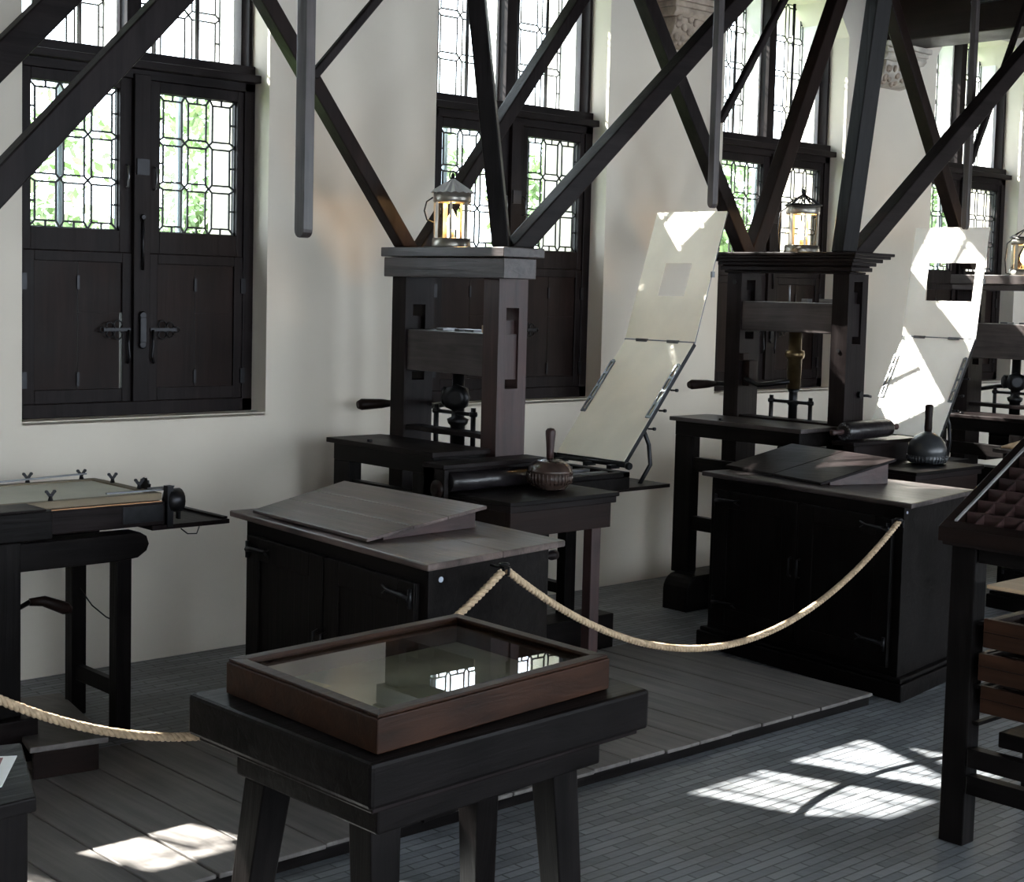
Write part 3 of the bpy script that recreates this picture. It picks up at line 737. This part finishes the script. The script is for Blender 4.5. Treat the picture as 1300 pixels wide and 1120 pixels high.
# white round label and side peg on the first cabinet
q = P1(.035, .14); MB().lathe((q.x, q.y-.001, .806), [(.009, 0), (.009, .002)], (0, -1, 0), 16).build('round_sticker', M_STICK, cab1, 0)
q = P2(.035, .04); MB().lathe((q.x+.01, q.y-.001, .80), [(.006, 0), (.006, .002)], (0, -1, 0), 16).build('round_sticker', M_STICK, cab2, 0)
q = P1(.10, .93); MB().lathe((q.x-.004, q.y, .797), [(.012, 0), (.012, .085), (.017, .09), (.017, .115), (.008, .118)], (1, .1, 0), 14).build('side_peg', 'dark', cab1, 0)
def sloping_board(pts, zlow, zhigh, zt, label, mat, splits, th=.012, inset=.03, along=False):
    """pts: low-near, low-far, high-far, high-near (x, y); a wedge desk resting on a worktop."""
    ln, lf, hf, hn = [Vector((p[0], p[1], 0)) for p in pts]
    cen = (ln+lf+hf+hn)/4
    r = empty('sloping_board', (cen.x, cen.y, zt), label, 'writing board', 'sloping boards on the cabinets')
    def Q(u, v, z_off):   # u: low->high, v: near->far
        a = ln.lerp(hn, u); b = lf.lerp(hf, u); p = a.lerp(b, v); return (p.x, p.y, zlow+(zhigh-zlow)*u+z_off)
    vs = [0]+splits+[1]
    for i in range(len(vs)-1):
        v0 = vs[i]+(.002 if i else 0); v1 = vs[i+1]-(.002 if i < len(vs)-2 else 0)
        m = MB()
        if along: m.hexa([Q(v0, 0, -th), Q(v1, 0, -th), Q(v1, 1, -th), Q(v0, 1, -th), Q(v0, 0, 0), Q(v1, 0, 0), Q(v1, 1, 0), Q(v0, 1, 0)])
        else: m.hexa([Q(0, v0, -th), Q(1, v0, -th), Q(1, v1, -th), Q(0, v1, -th), Q(0, v0, 0), Q(1, v0, 0), Q(1, v1, 0), Q(0, v1, 0)])
        m.build('plank', mat, r, .003)
    for v in (inset, 1-inset-.02):
        m = MB(); a0, a1 = .16, .94
        b0 = Q(a0, v, 0); b1 = Q(a1, v, 0); c0 = Q(a0, v+.02, 0); c1 = Q(a1, v+.02, 0)
        m.hexa([(b0[0], b0[1], zt+.0005), (b1[0], b1[1], zt+.0005), (c1[0], c1[1], zt+.0005), (c0[0], c0[1], zt+.0005),
                (b0[0], b0[1], b0[2]-th-.0005), (b1[0], b1[1], b1[2]-th-.0005), (c1[0], c1[1], c1[2]-th-.0005), (c0[0], c0[1], c0[2]-th-.0005)])
        m.build('side_support', 'red', r, .002)
    return r
sloping_board([(2.975, 3.90), (3.015, 4.63), (3.50, 4.74), (3.515, 3.93)], .887, .948, .87, 'scratched reddish-brown sloping board lying on the cabinet behind the showcase', 'scratched', [.37, .66], along=True)
sloping_board([(5.68, 4.10), (5.86, 4.80), (6.20, 4.66), (6.06, 3.96)], .864, .965, .845, 'black two-plank sloping board on the cabinet at the platform end', 'dark', [.48], th=.014)
sloping_board([(7.70, 3.4), (7.72, 4.38), (8.38, 4.42), (8.34, 3.4)], .90, .955, .885, 'pale sunlit plank board at the right edge', 'pale', [.6])

# ------------------------------------------------------------------ showcase on a stout table
T = empty('display_table', (2.4, 2.85, 0), 'stout black table with thick moulded top and splayed legs, carrying the glass showcase', 'table')
A, B, C, D = (1.925, 2.50), (1.915, 3.215), (2.99, 3.03), (2.850, 2.545)
D2 = (2.86, 2.60)
tp = [(1.925, 2.495), (2.852, 2.555), (2.90, 3.22), (1.915, 3.215)]
m = MB(); m.slab(tp, .598, .700)
def inset(poly, d):
    c = Vector((sum(p[0] for p in poly)/4, sum(p[1] for p in poly)/4)); out = []
    for p in poly:
        v = Vector(p)-c; out.append((p[0]-d*(1 if v.x > 0 else -1), p[1]-d*(1 if v.y > 0 else -1)))
    return out
m.build('tabletop', 'black', T, .010)
MB().slab(inset(tp, .02), .583, .5975).build('moulding', 'dark', T, .004)
MB().slab(inset(tp, .085), .503, .5825).build('apron', 'black', T, .006)
for (lx, ly, dx, dy) in ((2.08, 2.68, -.02, -.04), (2.68, 2.72, .03, -.03), (2.72, 3.05, .05, .05), (2.05, 3.06, -.05, .05)):
    m = MB(); a = .043
    m.hexa([(lx+dx-a*.8, ly+dy-a*.8, 0), (lx+dx+a*.8, ly+dy-a*.8, 0), (lx+dx+a*.8, ly+dy+a*.8, 0), (lx+dx-a*.8, ly+dy+a*.8, 0),
            (lx-a, ly-a, .5025), (lx+a, ly-a, .5025), (lx+a, ly+a, .5025), (lx-a, ly+a, .5025)])
    m.build('leg', 'black', T, .004)
S = empty('glass_showcase', (2.38, 2.88, .70), 'shallow brown wooden showcase with glass lid lying on the stout black table', 'showcase')
bx = [(1.970, 2.535), (2.765, 2.615), (2.780, 3.222), (1.985, 3.155)]
def ring(mb, poly, d, z0, z1):
    inn = [Vector(p) for p in poly]; c = sum(inn, Vector((0, 0)))/4
    n = len(poly); ins = []
    for i in range(n):
        p = inn[i]; a = (inn[(i+1) % n]-p).normalized(); b = (inn[i-1]-p).normalized(); ins.append(p+(a+b)*d)
    for i in range(n):
        j = (i+1) % n
        mb.hexa([(*inn[i], z0), (*inn[j], z0), (*ins[j], z0), (*ins[i], z0), (*inn[i], z1), (*inn[j], z1), (*ins[j], z1), (*ins[i], z1)])
    return ins
m = MB(); ins = ring(m, bx, .020, .702, .780); m.build('case_side', 'casewood', S, .003)
m = MB(); ring(m, [tuple(p) for p in [(1.974, 2.539), (2.761, 2.619), (2.776, 3.218), (1.989, 3.151)]], .034, .7805, .788); m.build('lid_rim', 'casewood', S, .002)
MB().slab([tuple(p) for p in ins], .703, .712).build('case_lining', M_BACK, S, 0)
m = MB(); m.slab([(p[0], p[1]) for p in ins], .770, .773); m.build('glass_lid', M_SHOWGLASS, S, 0)
cd = MB(); cd.slab([(2.06, 3.00), (2.20, 3.02), (2.19, 3.10), (2.05, 3.08)], .7125, .7145)
tag(cd.build('paper_card', M_CARD, bevel=0), 'small yellowed card inside the glass showcase', 'card')

# ------------------------------------------------------------------ ropes
def rope(pts, label, rad=.0125):
    # dense polyline -> three twisted strands
    P = [Vector(p) for p in pts]; L = [0]
    for a, b in zip(P, P[1:]): L.append(L[-1]+(b-a).length)
    tot = L[-1]; n = int(tot/.008); mb = MB(); S_ = []
    j = 0
    for i in range(n+1):
        s = tot*i/n
        while j < len(L)-2 and L[j+1] < s: j += 1
        S_.append(P[j].lerp(P[j+1], (s-L[j])/(L[j+1]-L[j])))
    for k in range(3):
        st = []
        for i, p in enumerate(S_):
            d = (S_[min(i+1, n)]-S_[max(i-1, 0)]).normalized(); a = d.cross(Vector((0, 0, 1))).normalized(); b = d.cross(a)
            t = 2*pi*(i*tot/n/.048+k/3); st.append(p+(a*cos(t)+b*sin(t))*rad*.52)
        mb.tube(st, rad*.56, 6)
    return tag(mb.build('barrier_rope', M_ROPE, bevel=0), label, 'rope', 'twisted barrier ropes')
def sag(a, b, drop, n=40):
    a = Vector(a); b = Vector(b)
    return [a.lerp(b, i/n)-Vector((0, 0, 4*drop*(i/n)*(1-i/n))) for i in range(n+1)]
HA = (3.17, 3.46, .838); HB = (5.46, 3.545, .775)
rope(sag((HA[0]+.012, HA[1]-.005, HA[2]-.01), HB, .375), 'pale twisted rope sagging from the first cabinet across to the black cabinet with the plinth')
rope(sag((HA[0]-.012, HA[1]-.005, HA[2]-.01), (1.25, 3.60, .91), .396), 'pale twisted rope passing behind the showcase and leaving the picture at left')
for p, lab in ((HA, 'small iron hook holding both ropes on the near side of the first cabinet'), (HB, 'small iron hook holding the rope end on the black cabinet with the plinth')):
    m = MB(); q = Vector(p)
    ty_ = (0, .06, 0) if p is HA else (.06, 0.02, 0)
    m.tube([q+Vector(ty_), q+Vector((0, 0, .0)), q+Vector((0, -.004, -.022)), q+Vector((0, -.022, -.018)), q+Vector((0, -.024, .008))], .0045, 6)
    m.tube([q+Vector((0, .0, .012))+Vector((.014*cos(t), .014*sin(t), 0)) for t in [i*pi/5 for i in range(11)]], .004, 5)
    tag(m.build('rope_hook', M_IRON, bevel=0), lab, 'hook', 'iron rope hooks')

# ------------------------------------------------------------------ lanterns
def lantern(x, y, z, R, H, label, first, warm=True):
    r = empty('lantern', (x, y, z), label, 'lantern', 'tin lanterns standing on the press caps')
    b0 = H*.12; g1 = H*.60; r1 = H*.74
    MB().lathe((x, y, z), [(R*1.0, 0), (R*1.02, .004), (R*.98, b0), (R*.93, b0+.002)], n=28).build('base', M_TIN, r, 0)
    MB().lathe((x, y, z+g1), [(R*.93, 0), (R*.97, .004), (R*.97, r1-g1), (R*.5, r1-g1+.001)], n=28).build('collar', M_TIN, r, 0)
    # fluted conical roof with scalloped edge
    m = MB(); n = 32; vs = []
    for k in range(n):
        t = 2*pi*k/n; sc = 1.10+(.05 if k % 2 else -.02)
        vs.append((x+R*sc*cos(t), y+R*sc*sin(t), z+r1-(.0 if k % 2 else .006)))
    for k in range(n):
        t = 2*pi*k/n; vs.append((x+R*.10*cos(t), y+R*.10*sin(t), z+H*.92))
    for k in range(n):
        t = 2*pi*k/n; vs.append((x+R*.9*cos(t), y+R*.9*sin(t), z+r1-.001))
    fs = [(k, (k+1) % n, n+(k+1) % n, n+k) for k in range(n)]+[(k, 2*n+k, 2*n+(k+1) % n, (k+1) % n) for k in range(n)]+[tuple(range(n, 2*n))]
    if first:
        m.add(vs, fs); m.build('roof', simple('daylit_roof_tin', (.80, .79, .78), .45, .35), r, 0)  # daylight on the roof is put into this paler tin colour
    else:
        for k in range(12):
            t = 2*pi*k/12; m.tube([(x+R*1.05*cos(t), y+R*1.05*sin(t), z+r1), (x, y, z+H*.92)], .0035, 5)
        m.tube([(x+R*1.05*cos(t), y+R*1.05*sin(t), z+r1) for t in [i*2*pi/24 for i in range(25)]], .004, 5)
        m.build('roof', M_IRON, r, 0)
    m = MB(); m.tube([(x+.02*cos(t), y, z+H*.93+.02*sin(t)+.012) for t in [i*2*pi/14 for i in range(15)]], .003, 5)
    m.lathe((x, y, z+H*.91), [(.010, 0), (.008, .02), (.003, .03)], n=10); m.build('ring', M_IRON, r, 0)
    m = MB()
    for k in range(7):
        t = 2*pi*k/7+.35; c_, s_ = cos(t), sin(t); wd = .011 if k % 2 else .006
        p0 = (x+R*.95*c_, y+R*.95*s_, z+b0); p1 = (x+R*.95*c_, y+R*.95*s_, z+g1)
        m.bar(p0, p1, wd*2, .003, (c_, s_, 0))
    m.build('upright', M_TIN, r, 0)
    MB().lathe((x, y, z+b0), [(R*.90, 0), (R*.90, g1-b0)], n=28).build('glass_cylinder', M_LANTGLASS, r, 0)
    MB().lathe((x, y, z+b0*.5), [(.012, 0), (.012, .05), (.006, .052)], n=12).build('candle', M_WAX, r, 0)
    MB().lathe((x, y, z+b0*.5+.053), [(.006, 0), (.021, .015), (.025, .035), (.020, .06), (.008, .085), (.001, .10)], n=14).build('flame_bulb', M_CANDLE, r, 0)
    m = MB(); a = -.78
    pts = [(x-R*1.0, y+R*.35, z+H*.66), (x-R*1.25, y+R*.55, z+H*.60), (x-R*1.35, y+R*.6, z+H*.48), (x-R*1.25, y+R*.5, z+H*.36), (x-R*.95, y+R*.35, z+H*.33)]
    if not first: pts = [(x-R*.9, y+R*.5, z+H*.70), (x-R*1.2, y+R*.7, z+H*.62), (x-R*1.3, y+R*.75, z+H*.3), (x-R*1.2, y+R*.7, z+.012), (x-R*.9, y+R*.5, z+.006)]
    m.tube(pts, .004, 6); m.build('handle', M_IRON, r, 0)
    L = bpy.data.lights.new('lantern_glow', 'POINT'); L.energy = 17; L.color = (1, .60, .24); L.shadow_soft_size = .03
    lo = bpy.data.objects.new('lantern_glow', L); COL.objects.link(lo); lo.location = (0, 0, b0*.5+.20); lo.parent = r
    return r
lantern(4.50, 5.315, 1.8775, .088, .335, 'tin lantern with fluted roof whitened for daylight and lit bulb on the nearest press', True)
lantern(6.67, 5.00, 1.9265, .092, .34, 'dark wire-topped lantern, lit, on the corniced press', False)
lantern(8.93, 4.97, 1.8625, .088, .32, 'lit lantern cut by the right edge, on the farthest press', False)

# ------------------------------------------------------------------ left press: carriage seen from the side
r = empty('press_carriage', (2.4, 5.3, 0), 'long dark press carriage on legs entering the picture from the left edge', 'printing press')
m = MB(); m.box(1.2, 2.915, 5.07, 5.62, .785, .872); m.build('coffin', 'dark', r, .004)
MB().box(2.74, 2.905, 5.0655, 5.0695, .80, .862).build('iron_plate', M_IRON, r, .001)
MB().box(2.46, 2.90, 5.066, 5.0695, .8725, .8765).build('copper_strip', M_BRASSLINE, r, 0)
m = MB(); e = .035
x0, x1, y0, y1, z0, z1 = 1.5, 2.905, 5.075, 5.60, .8775, .905
m.box(x0, x1, y0, y0+e, z0, z1); m.box(x0, x1, y1-e, y1, z0, z1); m.box(x1-e, x1, y0+e, y1-e, z0, z1); m.box(x0, x0+e, y0+e, y1-e, z0, z1)
tf = m.build('tympan_frame', 'olive', r, .003)
MB().box(x0+e, x1-e, y0+e, y1-e, z1-.012, z1-.006).build('tympan_sheet', M_SHEET, tf, 0)
def wingnut(x, y, z, par):
    m = MB(); m.lathe((x, y, z), [(.010, 0), (.007, .012), (.009, .018)], n=8)
    for s_ in (-1, 1):
        m.bar((x, y, z+.014), (x+s_*.014, y, z+.032), .006, .010); m.lathe((x+s_*.015, y-.004, z+.033), [(.006, 0), (.006, .008)], (0, 1, 0), 8)
    return m.build('wing_nut', M_IRON, par, 0)
for (wx, wy) in ((2.47, 5.095), (2.62, 5.60), (2.89, 5.22), (2.89, 5.43), (2.84, 5.59)): wingnut(wx, wy, .905, r)
m = MB(); m.bar((2.45, 5.585, .915), (2.86, 5.59, .925), .012, .006); m.bar((2.70, 5.12, .911), (2.95, 5.10, .913), .012, .006); m.bar((2.88, 5.14, .915), (2.96, 5.08, .925), .01, .006)
m.each('iron_stay', M_STEEL, r, 0)
m = MB(); n = 16
vs = []
for k in range(2*n):
    t = pi*k/n; rr = .050 if k % 2 else .042; vs.append((5.30+rr*cos(t), .885+rr*sin(t)))
m.prism(vs, 0, 2.955, 2.962); m.build('toothed_wheel', M_IRON, r, 0)
m = MB(); m.lathe((2.965, 5.085, .872), [(.010, -.05), (.045, -.03), (.045, .02), (.02, .03)], (1, 0, 0), 16)
m.box(2.92, 2.945, 5.06, 5.09, .775, .93); m.box(2.99, 3.0, 5.10, 5.12, .795, .85)
m.build('winch_drum', M_IRON, r, 0)
m = MB(); m.box(2.86, 3.195, 5.065, 5.57, .766, .7835); m.box(3.17, 3.195, 5.08, 5.57, .784, .792); m.build('end_board', 'dark', r, .002)
m = MB(); m.tube([(2.98, 5.065, .765), (3.0, 5.05, .745), (3.04, 5.05, .742), (3.06, 5.065, .765)], .0025, 5)
m.tube([(3.10, 5.45, .80), (3.14, 5.44, .815), (3.16, 5.42, .80)], .0025, 5); m.each('cord_loop', M_IRON, r, 0)
m = MB()
for (yy0, yy1) in ((5.06, 5.16), (5.44, 5.54)):
    pr = [(1.2, .665), (2.72, .665), (2.80, .672), (2.835, .695), (2.845, .72), (2.835, .75), (2.81, .765), (1.2, .765)]
    m.prism(pr, 1, yy0, yy1)
m.each('carriage_rail', 'black', r, .004)
for (xx, yy) in ((2.73, 5.09), (2.73, 5.445)): MB().box(xx, xx+.06, yy, yy+.06, 0, .665).build('leg', 'black', r, .003)
MB().box(2.745, 2.775, 5.1505, 5.4445, .14, .20).build('leg_rail', 'black', r, .003)
m = MB(); m.tube([(2.76, 5.445, .50), (2.77, 5.36, .445), (2.77, 5.25, .42), (2.76, 5.151, .42)], .003, 5); m.build('cord', M_IRON, r, 0)
# rear table box and post at the left edge
MB().box(1.2, 2.385, 4.90, 5.055, .80, .90).build('table_beam', 'black', r, .005)
MB().box(1.2, 2.36, 4.895, 5.056, .9005, .909).build('table_leaf', 'dark', r, .003)
MB().box(2.17, 2.27, 4.90, 5.0, .2, .7995).build('post', 'black', r, .004)
MB().box(2.12, 2.315, 4.86, 5.01, .05, .1995).build('post_foot', 'dark', r, .006)
m = MB(); m.tube([(2.30, 5.25, .53), (2.38, 5.22, .49), (2.45, 5.22, .52)], .010, 8); 
cr = m.build('crank_arm', M_IRON, r, 0)
MB().tube([(2.45, 5.22, .52), (2.50, 5.21, .52), (2.58, 5.20, .485), (2.60, 5.20, .475)], [.014, .02, .024, .015], 12).build('crank_handle', 'brown', cr, 0)
MB().box(1.9, 2.31, 5.22, 5.28, .50, .56).build('crank_bearing', 'black', r, .003)
# sloping foot step
m = MB()
m.hexa([(2.20, 4.62, .05), (2.47, 4.60, .05), (2.70, 5.05, .0515), (2.36, 5.05, .0515), (2.20, 4.62, .17), (2.47, 4.60, .17), (2.70, 5.05, .11), (2.36, 5.05, .11)])
st = empty('foot_step', (2.45, 4.8, .05), 'dark sloping foot step board beside the post at left', 'step')
m = MB()
def step_box(za, zb): 
    return [(2.18, 4.64, .17+za), (2.44, 4.60, .17+za), (2.80, 5.68, .03+za), (2.55, 5.72, .03+za), (2.18, 4.64, .17+zb), (2.44, 4.60, .17+zb), (2.80, 5.68, .03+zb), (2.55, 5.72, .03+zb)]
m.hexa(step_box(-.02, 0)); m.build('step_board', 'plank', st, .004)
m = MB(); m.hexa([(2.20, 4.66, .0525), (2.42, 4.63, .0525), (2.50, 4.84, .0525), (2.28, 4.84, .0525), (2.20, 4.66, .145), (2.42, 4.63, .145), (2.50, 4.84, .118), (2.28, 4.84, .118)])
m.build('step_riser', 'brown', st, .004)
# caption stand at the lower left corner
cs = empty('caption_stand', (1.2, 2.95, 0), 'dark slanted caption stand at the lower left corner holding a picture card', 'stand')
m = MB(); m.hexa([(1.02, 2.78, .645), (1.33, 2.80, .645), (1.40, 3.02, .69), (1.05, 3.12, .69), (1.02, 2.78, .675), (1.33, 2.80, .675), (1.40, 3.02, .72), (1.05, 3.12, .72)])
m.build('panel', 'black', cs, .004)
MB().box(1.20, 1.35, 2.88, 2.98, 0, .65).build('post', 'black', cs, .004)
cdd = empty('caption_card', (1.25, 2.95, .72), 'white-bordered card with a reddish picture at the lower left corner', 'card')
def on_panel(x, y, dz):
    # plane through the panel top
    u = (y-2.80)/(3.02-2.80); return (x, y, .676+.0435*u+dz)
MB().hexa([on_panel(1.10, 2.84, .001), on_panel(1.285, 2.86, .001), on_panel(1.365, 2.965, .001), on_panel(1.10, 3.05, .001),
           on_panel(1.10, 2.84, .003), on_panel(1.285, 2.86, .003), on_panel(1.365, 2.965, .003), on_panel(1.10, 3.05, .003)]).build('card', M_WHITE, cdd, 0)
MB().hexa([on_panel(1.12, 2.865, .0035), on_panel(1.275, 2.88, .0035), on_panel(1.335, 2.965, .0035), on_panel(1.12, 3.02, .0035),
           on_panel(1.12, 2.865, .0045), on_panel(1.275, 2.88, .0045), on_panel(1.335, 2.965, .0045), on_panel(1.12, 3.02, .0045)]).build('printed_picture', M_PHOTO, cdd, 0)

# ------------------------------------------------------------------ type case rack at the right edge
R_ = empty('type_case_rack', (4.5, 2.0, 0), 'black rack at the right edge holding stacked brown type cases', 'rack')
Y1, Y0 = 2.56, 1.35
for (lx, ly) in ((4.22, Y1-.10), (4.22, Y0), (4.72, Y1-.10), (4.72, Y0)):
    MB().box(lx, lx+.07, ly, ly+.085, 0, .965+(.22 if lx > 4.5 else 0)).build('post', 'black', R_, .004)
m = MB(); m.box(4.225, 4.26, Y0+.09, Y1-.105, .895, .955); m.build('top_rail', 'black', R_, .003)
m = MB(); m.box(4.215, 4.26, Y0+.09, Y1-.105, .17, .23); m.box(4.215, 4.26, Y0+.09, Y1-.105, .255, .315); m.each('foot_rail', 'black', R_, .003)
m = MB()
for zz in (.385, .50, .60, .70): m.box(4.24, 4.76, Y1-.125, Y1-.105, zz, zz+.012); m.box(4.24, 4.76, Y0+.09, Y0+.11, zz, zz+.012)
m.each('runner', 'black', R_, .002)
MB().box(4.23, 4.6, Y0+.12, Y1-.135, .82, .832).build('shelf_board', 'pale', R_, .002)
labs = ['brown type case in the rack, topmost of the three', 'brown type case in the rack, middle of the three', 'brown type case in the rack, lowest of the three']
for i, (z0, z1) in enumerate(((.635, .725), (.535, .620), (.43, .515))):
    q = empty('type_case', (4.5, 1.9, z0), labs[i], 'type case', 'type cases stored in the rack')
    xx = 4.235-.02*(i == 1)
    m = MB(); m.box(xx, xx+.018, Y0+.115, Y1-.128, z0, z1); m.build('front_board', 'casewood', q, .003)
    m = MB(); m.box(xx+.0185, xx+.48, Y0+.115, Y1-.128, z0+.005, z0+.012)
    m.box(xx+.0185, xx+.48, Y0+.115, Y0+.13, z0+.012, z1-.01); m.box(xx+.0185, xx+.48, Y1-.143, Y1-.128, z0+.012, z1-.01)
    for j in range(1, 5): m.box(xx+.0185+j*.09, xx+.0245+j*.09, Y0+.13, Y1-.143, z0+.012, z1-.02)
    m.build('tray', 'brown', q, .001)
    m = MB(); m.box(xx-.004, xx, Y0+.115, Y1-.128, z0+(z1-z0)*.52, z0+(z1-z0)*.56); m.build('bead', 'brown', q, .001)
tag(MB().box(4.30, 4.65, Y0+.13, Y1-.16, .3155, .365).build('wooden_box', 'black', bevel=.004), 'low dark box lying on the foot rails of the rack', 'box')
# sloping composing case on top
K = empty('composing_case', (4.45, 2.0, .98), 'sloping type case with many small compartments on top of the rack', 'type case')
sl = .242/.468
def kz(x): return 1.0+(x-4.17)*sl
def kbox(mb, x0, x1, y0, y1, t0, t1):
    mb.hexa([(x0, y0, kz(x0)+t0), (x1, y0, kz(x1)+t0), (x1, y1, kz(x1)+t0), (x0, y1, kz(x0)+t0), (x0, y0, kz(x0)+t1), (x1, y0, kz(x1)+t1), (x1, y1, kz(x1)+t1), (x0, y1, kz(x0)+t1)])
KX0, KX1, KY0, KY1 = 4.17, 4.78, 1.30, 2.565
m = MB(); kbox(m, KX0, KX0+.035, KY0, KY1, -.045, 0); kbox(m, KX1-.035, KX1, KY0, KY1, -.045, 0); kbox(m, KX0+.035, KX1-.035, KY0, KY0+.035, -.045, 0); kbox(m, KX0+.035, KX1-.035, KY1-.035, KY1, -.045, 0)
m.build('outer_frame', 'brown', K, .003)
m = MB(); kbox(m, KX0+.01, KX1-.01, KY0+.01, KY1-.01, -.062, -.0455); m.build('bottom_board', 'dark', K, .003)
m = MB(); a, b, c_, d_ = KX0+.035, KX1-.035, KY0+.035, KY1-.035
kbox(m, a, b, d_-.008, d_, -.003, .004); m.build('zinc_edge', simple('zinc', (.55, .54, .53), .4, .6), K, 0)
m = MB(); n = 9
for i in range(1, n): xx = a+(b-a)*i/n; kbox(m, xx-.002, xx+.002, c_, d_-.008, -.043, -.006)
yy = d_-.065
while yy > c_: kbox(m, a, b, yy-.0025, yy+.0025, -.043, -.008); yy -= .068
m.build('divider', 'red', K, 0)
tag(fl, kind='structure')

# ------------------------------------------------------------------ trees outside the windows
M_LEAF = simple('leaf_green', (.19, .27, .13), .6, noise=.35, nscale=3)
M_BARK = simple('bark', (.08, .06, .045), .9, noise=.3)
def tree(x, y, z0, z1, rx, label, seed, n=2600, cl_n=26, ry=.6):
    random.seed(seed)
    r = empty('garden_tree', (x, y, -1.0), label, 'tree', 'garden trees behind the leaded windows')
    zc = (z0+z1)/2
    m = MB(); m.tube([(x, y, -1.0), (x+.05, y, zc*.5), (x, y, zc)], [.11, .08, .04], 8)
    for k in range(7):
        t = k*2.4; za = max(.2, z0-.5)+k*(zc-max(.2, z0-.5))/8; m.tube([(x, y, za), (x+rx*.7*cos(t), y+rx*.6*sin(t), za+.5)], [.04, .012], 5)
    m.build('trunk', M_BARK, r, 0)
    m = MB()
    cl = [(x+random.uniform(-rx, rx), y+random.uniform(-ry, ry), random.uniform(z0+.15, z1-.15)) for _ in range(cl_n)]
    for _ in range(n):
        c = random.choice(cl); p = Vector([c[0]+max(-.45, min(.45, random.gauss(0, .24))), c[1]+random.gauss(0, ry*.33), min(z1, max(z0, c[2]+random.gauss(0, .2)))])
        d = Vector([random.uniform(-1, 1) for _ in range(3)]).normalized(); e = d.cross(Vector([random.uniform(-1, 1) for _ in range(3)])).normalized()
        l = random.uniform(.05, .09)
        m.add([p-d*l, p-e*l*.45, p+d*l, p+e*l*.45], [(0, 1, 2, 3)])
    m.build('foliage', M_LEAF, r, 0)
for i, (tx, ty, tr) in enumerate(((5.0, 12.0, 1.2), (8.7, 12.3, 1.2), (12.4, 12.0, 1.2), (16.1, 12.2, 1.2), (20.2, 12.0, 1.3))):
    tree(tx, ty, 1.2, 3.35, tr, label=('leafy green tree seen through the left part of the nearest window', 'leafy green tree seen through the right part of the nearest window', 'leafy green tree seen through the second window behind the lantern',
                          'leafy green tree seen through the third window', 'leafy green tree seen through the farthest window')[i], seed=i+11, n=6400)
tree(2.05, 9.7, 4.9, 5.58, .75, 'tall leafy tree added outside, left of the nearest window, to block sun from its lower panes', 40, 4200, 40, .2)  # added out of view as a sun blocker for the lower panes
tree(4.30, 9.7, 4.9, 5.58, .75, 'tall leafy tree added outside, between the first two windows, to block sun from lower panes', 41, 4200, 40, .2)  # crown added above the window view to keep sun off the lower panes
tag(MB().box(-10, 40, WY+WT, 30, -1.2, -1.0).build('garden_ground', simple('grass', (.10, .16, .05), .9, noise=.3), bevel=0), kind='structure')
bpy.data.objects['garden_ground'].name = 'ground'

# ------------------------------------------------------------------ light
W = bpy.data.worlds.new('sky'); SC.world = W; W.use_nodes = True
bg = W.node_tree.nodes['Background']; bg.inputs[0].default_value = (.80, .90, 1.0, 1); bg.inputs[1].default_value = 6.5
s = bpy.data.lights.new('sun', 'SUN'); s.energy = 30; s.angle = radians(.6); s.color = (1, .96, .9)
so = bpy.data.objects.new('sun', s); COL.objects.link(so)
so.rotation_euler = Vector((.34, -1, -.95)).to_track_quat('-Z', 'Y').to_euler()

# ------------------------------------------------------------------ camera
yaw, pitch, roll, foc, H = .744399, .0760977, .025196, 1947.4, 1.7
fw = Vector((sin(yaw)*cos(pitch), cos(yaw)*cos(pitch), -sin(pitch)))
r0 = Vector((cos(yaw), -sin(yaw), 0)); u0 = r0.cross(fw)
rr = r0*cos(roll)+u0*sin(roll); uu = -r0*sin(roll)+u0*cos(roll)
cam = bpy.data.cameras.new('camera'); co = bpy.data.objects.new('camera', cam); COL.objects.link(co)
co.matrix_world = Matrix(((rr.x, uu.x, -fw.x, 0), (rr.y, uu.y, -fw.y, 0), (rr.z, uu.z, -fw.z, H), (0, 0, 0, 1)))
cam.sensor_width = 36; cam.sensor_fit = 'HORIZONTAL'; cam.lens = foc*36/1300; cam.shift_y = -45/1300
SC.camera = co
vs = SC.view_settings; vs.view_transform = 'Standard'; vs.look = 'None'; vs.gamma = 1; vs.use_curve_mapping = False; vs.exposure = 1.0
